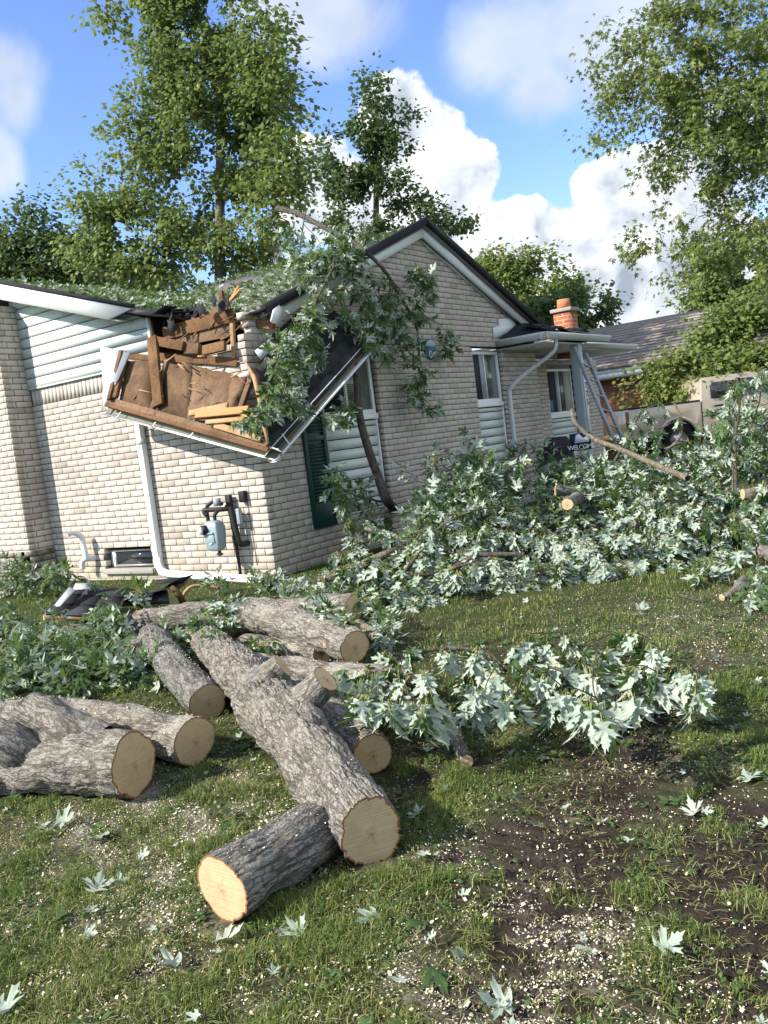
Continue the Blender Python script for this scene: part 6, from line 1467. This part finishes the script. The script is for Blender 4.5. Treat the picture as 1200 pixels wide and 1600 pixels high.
# ------------------------------------------------------------------ lawn: blades, weeds, chips, loose leaves
def lawn_pts(n_, dlo, dhi, seed, power=1.0):
    R = np.random.default_rng(seed); d = (dlo**power+(dhi**power-dlo**power)*R.random(n_))**(1/power); a = np.where(R.random(n_) < .74, R.uniform(-.50, .50, n_), R.choice([-1.0, 1.0], n_)*R.uniform(.5, .82, n_))
    x = CAM[0]+HEAD[0]*d+RIGHT[0]*a*d*1.02; y = CAM[1]+HEAD[1]*d+RIGHT[1]*a*d*1.02
    ok = ~((x > -.02) & (y > -.02)); return x[ok], y[ok], d[ok]
def under_log(x, y):
    m = np.zeros(len(x), bool)
    for Q, rr in LOGS:
        for q, r_ in zip(Q[::2], rr[::2]):
            m |= (np.hypot(x-q[0], y-q[1]) < r_*.75)
    return m
def blades(name, n_, dlo, dhi, seed, wid, label, hmul=1.0):
    R = np.random.default_rng(seed); x, y, d = lawn_pts(n_, dlo, dhi, seed, 1.6)
    s_, m_, _t = soil_mask(x, y); cl = n2(x, y, 6, 3, 51); cl2 = n2(x, y, 22, 2, 52)
    keep = (R.random(len(x)) < (1-.85*s_)*np.clip((cl-.22)*3.0, .2, 1)*np.clip((cl2-.2)*3, .25, 1)) & ~under_log(x, y); x, y, d, cl, cl2, s_ = (v[keep] for v in (x, y, d, cl, cl2, s_)); N = len(x)
    z = ground_z(x, y); h = hmul*(.012+.075*np.clip((cl-.32)*2.2, 0, 1)**1.4*R.uniform(.4, 1.2, N))*(1-.4*s_); az = R.uniform(0, 2*math.pi, N); ba = az+R.normal(size=N)*.5
    w = wid*R.uniform(.6, 1.2, N)*(.75+d*.10); ux, uy = np.cos(az+1.57)*w/2, np.sin(az+1.57)*w/2; bend = R.uniform(.25, 1.1, N)
    bx, by = np.cos(ba)*h*bend, np.sin(ba)*h*bend
    V = np.stack([np.stack([x-ux, y-uy, z-.004], 1), np.stack([x+ux, y+uy, z-.004], 1), np.stack([x-ux*.8+bx*.35, y-uy*.8+by*.35, z+h*.62], 1), np.stack([x+ux*.8+bx*.35, y+uy*.8+by*.35, z+h*.62], 1), np.stack([x+bx, y+by, z+h*(1.05-.45*bend)], 1)], 1)
    f = np.array([(0, 1, 3), (0, 3, 2), (2, 3, 4)]); Fc = (f[None]+(np.arange(N)*5)[:, None, None]).reshape(-1, 3)
    col_ = np.clip(n2(x, y, 2.5, 3, 61)*.7+R.random(N)*.55-.12, 0, .84); dry = R.random(N) < (.05+.22*np.clip(n2(x, y, 4, 2, 63)-.45, 0, 1)*3); col_[dry] = R.uniform(.85, 1, dry.sum())
    o = link(name, mesh_np(name, V.reshape(-1, 3), Fc, MAT['grass_blade'], False, {'rnd': np.repeat(col_, 5)})); return tag(o, label, 'grass', kind='stuff')
blades('grass', 300000, 1.7, 5.2, 71, .0028, 'short patchy lawn grass in the foreground', .85)
blades('grass', 205000, 5.2, 13, 72, .0042, 'lawn grass running back to the brush and house', .9)
blades('grass', 42000, 13, 34, 73, .009, 'far lawn grass beyond the house', 1.2)
# dry straw lying flat in the lawn
def straw(n_, seed):
    R = np.random.default_rng(seed); x, y, d = lawn_pts(n_, 1.7, 8.0, seed, 1.4); k = (R.random(len(x)) < np.clip((n2(x, y, 3.3, 3, 64)-.3)*2.4, .12, 1)*(1-.5*soil_mask(x, y)[0])) & ~under_log(x, y); x, y, d = x[k], y[k], d[k]; N = len(x)
    a = R.uniform(0, 2*math.pi, N); L = R.uniform(.015, .06, N); z = ground_z(x, y)+R.uniform(.006, .028, N); dz = R.normal(size=N)*.006; w = .0011*(.8+d*.12)*R.uniform(.7, 1.4, N)
    ux, uy, wx, wy = np.cos(a)*L/2, np.sin(a)*L/2, -np.sin(a)*w, np.cos(a)*w
    V = np.stack([np.stack([x-ux-wx, y-uy-wy, z-dz], 1), np.stack([x-ux+wx, y-uy+wy, z-dz], 1), np.stack([x+wx, y+wy, z+.005], 1), np.stack([x-wx, y-wy, z+.005], 1), np.stack([x+ux+wx*.5, y+uy+wy*.5, z+dz], 1), np.stack([x+ux-wx*.5, y+uy-wy*.5, z+dz], 1)], 1)
    f = np.array([(0, 1, 2, 3), (3, 2, 4, 5)]); Fc = (f[None]+(np.arange(N)*6)[:, None, None]).reshape(-1, 4)
    o = link('straw', mesh_np('straw', V.reshape(-1, 3), Fc, MAT['grass_blade'], False, {'rnd': np.repeat(R.uniform(.72, 1, N), 6)})); tag(o, 'dry straw-coloured grass lying flat in the lawn', 'straw', kind='stuff')
straw(40000, 75)
# weeds: small round leaves
R = np.random.default_rng(81); x, y, d = lawn_pts(42000, 1.8, 6.5, 82, 1.3); s_, m_, _t = soil_mask(x, y); k = (n2(x, y, 3.5, 3, 83) > .46) & (R.random(len(x)) > s_*.8) & ~under_log(x, y); x, y = x[k], y[k]; N = len(x)
P0 = np.stack([x, y, ground_z(x, y)+R.uniform(.008, .03, N)], 1); nr = unit(np.array([0, 0, 1.0])+R.normal(size=(N, 3))*.4)
tag(scatter_mesh('weeds', CARD, basis(R.normal(size=(N, 3))*np.array([1, 1, .25]), nr), P0, R.uniform(.008, .026, N), 'weed_leaf'), 'small round-leaved weeds growing through the lawn', 'weeds', kind='stuff')
R = np.random.default_rng(84); x, y, d = lawn_pts(300, 1.9, 6.5, 85, 1.1); k = ~under_log(x, y) & (soil_mask(x, y)[0] < .6); x, y = x[k], y[k]; Pw, Yw, Nw, Sw = [], [], [], []
for xi, yi in zip(x, y):
    kk = R.integers(4, 9); a0 = R.uniform(0, 6.28); sz = R.uniform(.022, .05)
    for q in range(kk):
        a = a0+q*6.28/kk+R.normal()*.2; el = R.uniform(.15, .7); Pw.append((xi+math.cos(a)*.008, yi+math.sin(a)*.008, 0)); Yw.append((math.cos(a), math.sin(a), el)); Nw.append((-math.cos(a)*el, -math.sin(a)*el, 1)); Sw.append(sz*R.uniform(.7, 1.2))
Pw = np.array(Pw); Pw[:, 2] = ground_z(Pw[:, 0], Pw[:, 1])+.012
tag(scatter_mesh('weed_rosettes', CARD, basis(np.array(Yw), np.array(Nw)), Pw, np.array(Sw), 'weed_leaf'), 'broad-leaved weed rosettes dotted through the lawn', 'weeds', kind='stuff')
# wood chips and sawdust
def chip_density(x, y):
    t = np.zeros(len(x))
    for (px, py, r_, w_) in [(430, 1250, .35, 1.0), (300, 1300, .5, .8), (200, 1380, .45, .6), (260, 1480, .5, .45), (420, 1230, .2, 1.2), (180, 1262, .35, .8), (850, 1545, .24, .8), (880, 1470, .2, .5), (730, 1560, .3, .5), (760, 1480, .3, .5), (1080, 960, .8, .25), (1150, 1000, .8, .3), (1000, 1190, .6, .35), (560, 1050, .6, .5), (430, 1000, .8, .6), (650, 1350, .6, .25), (1010, 1580, .3, .5), (900, 1590, .25, .7)]:
        g_ = G0(px, py); t = t+w_*np.exp(-((x-g_[0])**2+(y-g_[1])**2)/r_**2)
    return t*np.clip((n2(x, y, 8, 3, 91)-.3)*3, 0, 1.3)+.035
chipV = np.array([(-.5, -.35, 0), (.5, -.3, .05), (.45, .35, 0), (-.4, .3, .08), (0, 0, .16)], float); chipF = np.array([(0, 1, 4), (1, 2, 4), (2, 3, 4), (3, 0, 4)])
R = np.random.default_rng(92); x, y, d = lawn_pts(330000, 1.8, 8.5, 93, 1.0); k = (R.random(len(x)) < chip_density(x, y)) & ~under_log(x, y); x, y = x[k], y[k]; N = len(x)
P0 = np.stack([x, y, ground_z(x, y)+R.uniform(.004, .022, N)], 1); nr = unit(np.array([0, 0, 1.0])+R.normal(size=(N, 3))*.5)
tag(scatter_mesh('wood_chips', (chipV, chipF), basis(R.normal(size=(N, 3))*np.array([1, 1, .3]), nr), P0, R.gamma(1.6, .0019, N)+.0018, 'wood_chip'), 'pale wood chips and sawdust scattered over grass and mud', 'wood chips', kind='stuff')
dd_ = np.zeros(nx*ny); gx_, gy_ = GX.ravel(), GY.ravel(); nr_m = np.hypot(gx_-CAM[0], gy_-CAM[1]) < 10
dd_[nr_m] = np.clip(chip_density(gx_[nr_m], gy_[nr_m])*.8-.05, 0, .55); at_ = gme.attributes.new('dust', 'FLOAT', 'POINT'); at_.data.foreach_set('value', dd_.astype(np.float32))
# chips lying on the logs
Pc = []
for Q, rr in LOGS[:14]:
    L = np.linalg.norm(Q[-1]-Q[0]); k = int(L*230); t = R.random(k)*(len(Q)-1); i = np.clip(t.astype(int), 0, len(Q)-2); f = (t-i)[:, None]
    c = Q[i]*(1-f)+Q[i+1]*f; r_ = rr[i]; ax = unit(Q[i+1]-Q[i]); sd = unit(np.cross(ax, [0, 0, 1.0])); a = R.normal(size=k)*.55
    Pc.append(c+sd*(np.sin(a)*r_)[:, None]+np.array([0, 0, 1.0])*(np.cos(a)*r_+.006)[:, None])
Pc = np.vstack(Pc); N = len(Pc)
tag(scatter_mesh('log_chips', (chipV, chipF), basis(R.normal(size=(N, 3))*np.array([1, 1, .3]), unit(np.array([0, 0, 1.0])+R.normal(size=(N, 3))*.4)), Pc, R.gamma(3.0, .0013, N)+.0015, 'wood_chip'), 'sawdust and small chips lying on the logs', 'wood chips', kind='stuff')
# loose leaves: scattered litter plus the ones that stand out
R = np.random.default_rng(95); x, y, d = lawn_pts(520, 2.0, 9.5, 96, 1.2); k = ~under_log(x, y); x, y = x[k], y[k]; N = len(x)
P0 = np.stack([x, y, ground_z(x, y)+R.uniform(.012, .04, N)], 1); nr = unit(np.array([0, 0, 1.0])*np.where(R.random(N) < .68, -1, 1)[:, None]+R.normal(size=(N, 3))*.35)
tag(scatter_mesh('leaf_litter', LT[0], basis(R.normal(size=(N, 3))*np.array([1, 1, .25]), nr), P0, R.uniform(.025, .06, N), 'maple_leaf', smooth=True), 'small torn leaves scattered over the lawn', 'leaf litter', kind='stuff')
singles = [(728, 1494, 200, .1, 'pale silvery leaf flat on the mud edge at bottom centre'), (800, 1582, 120, .1, 'pale leaf lying half cut off by the bottom edge right of centre'), (935, 1488, 60, .1, 'silvery leaf on bare mud right of the chip patch'), (650, 1288, 20, .075, 'small silvery leaf beside the cut face of the big trunk'), (475, 1470, 70, .08, 'silvery leaf pair in grass right of the short front log'), (590, 1440, 160, .09, 'white leaf in grass between the front log and mud'), (645, 1462, 30, .10, 'broad pale leaf near the dark green leaf at bottom centre'), (285, 1520, 140, .11, 'long curled silvery leaf at lower left'), (165, 1530, 280, .06, 'small white leaf upright in the lower left grass'), (150, 1400, 40, .11, 'bright silvery leaf in grass at left below the forked log'), (90, 1290, 300, .11, 'bright star-shaped leaf below the forked log'), (170, 1305, 160, .10, 'grey-green leaf sprawled right of the star-shaped leaf'), (20, 1590, 90, .12, 'large silvery leaf at the bottom left corner'), (1085, 1272, 20, .08, 'wide pale leaf cluster on the mud at right'), (985, 1250, 220, .07, 'small pale leaf on upper mud track'), (1030, 1495, 320, .09, 'pale leaf by the weed on right mud'), (985, 1320, 170, .065, 'yellowish leaf on the tread marks'), (1175, 1222, 30, .10, 'pale leaf at right edge above the mud'), (670, 1530, 250, .10, 'dark green leaf lying top up at bottom centre'), (1000, 958, 10, .10, 'silvery leaf on the lawn behind the large spray'), (850, 1300, 100, .06, 'small white leaf on the mud centre'), (340, 1480, 310, .10, 'pale leaf in grass just below the front log')]
for i, (px, py, ang, sz, lb) in enumerate(singles):
    g_ = G0(px, py); g_[2] = gz(g_[0], g_[1])+.028; a = math.radians(ang); yv = np.array([[math.cos(a), math.sin(a), .12*math.sin(i)]]); up = -1.0 if 'dark green' not in lb else 1.0
    B = basis(yv, np.array([[.55*math.sin(i*2.1), .55*math.cos(i*1.3), up]]))[0]
    o = link('maple_leaf', leaf_me[i % 3]); M = Matrix([list(B[r_]*sz*1.0)+[g_[r_]] for r_ in range(3)]+[[0, 0, 0, 1]]); put(o, M); tag(o, lb, 'leaf', 'loose leaves on the lawn')

# lettering becomes plain meshes
dg = bpy.context.evaluated_depsgraph_get()
for o in [o for o in bpy.data.objects if o.type == 'FONT']:
    me = bpy.data.meshes.new_from_object(o.evaluated_get(dg)); nm = o.name.split('.')[0]; pa, mi, mb_ = o.parent, o.matrix_parent_inverse.copy(), o.matrix_basis.copy(); mt = o.data.materials[0]
    bpy.data.objects.remove(o); q = bpy.data.objects.new(nm, me); col.objects.link(q); q.parent = pa; q.matrix_parent_inverse = mi; q.matrix_basis = mb_
    if not me.materials: me.materials.append(mt)
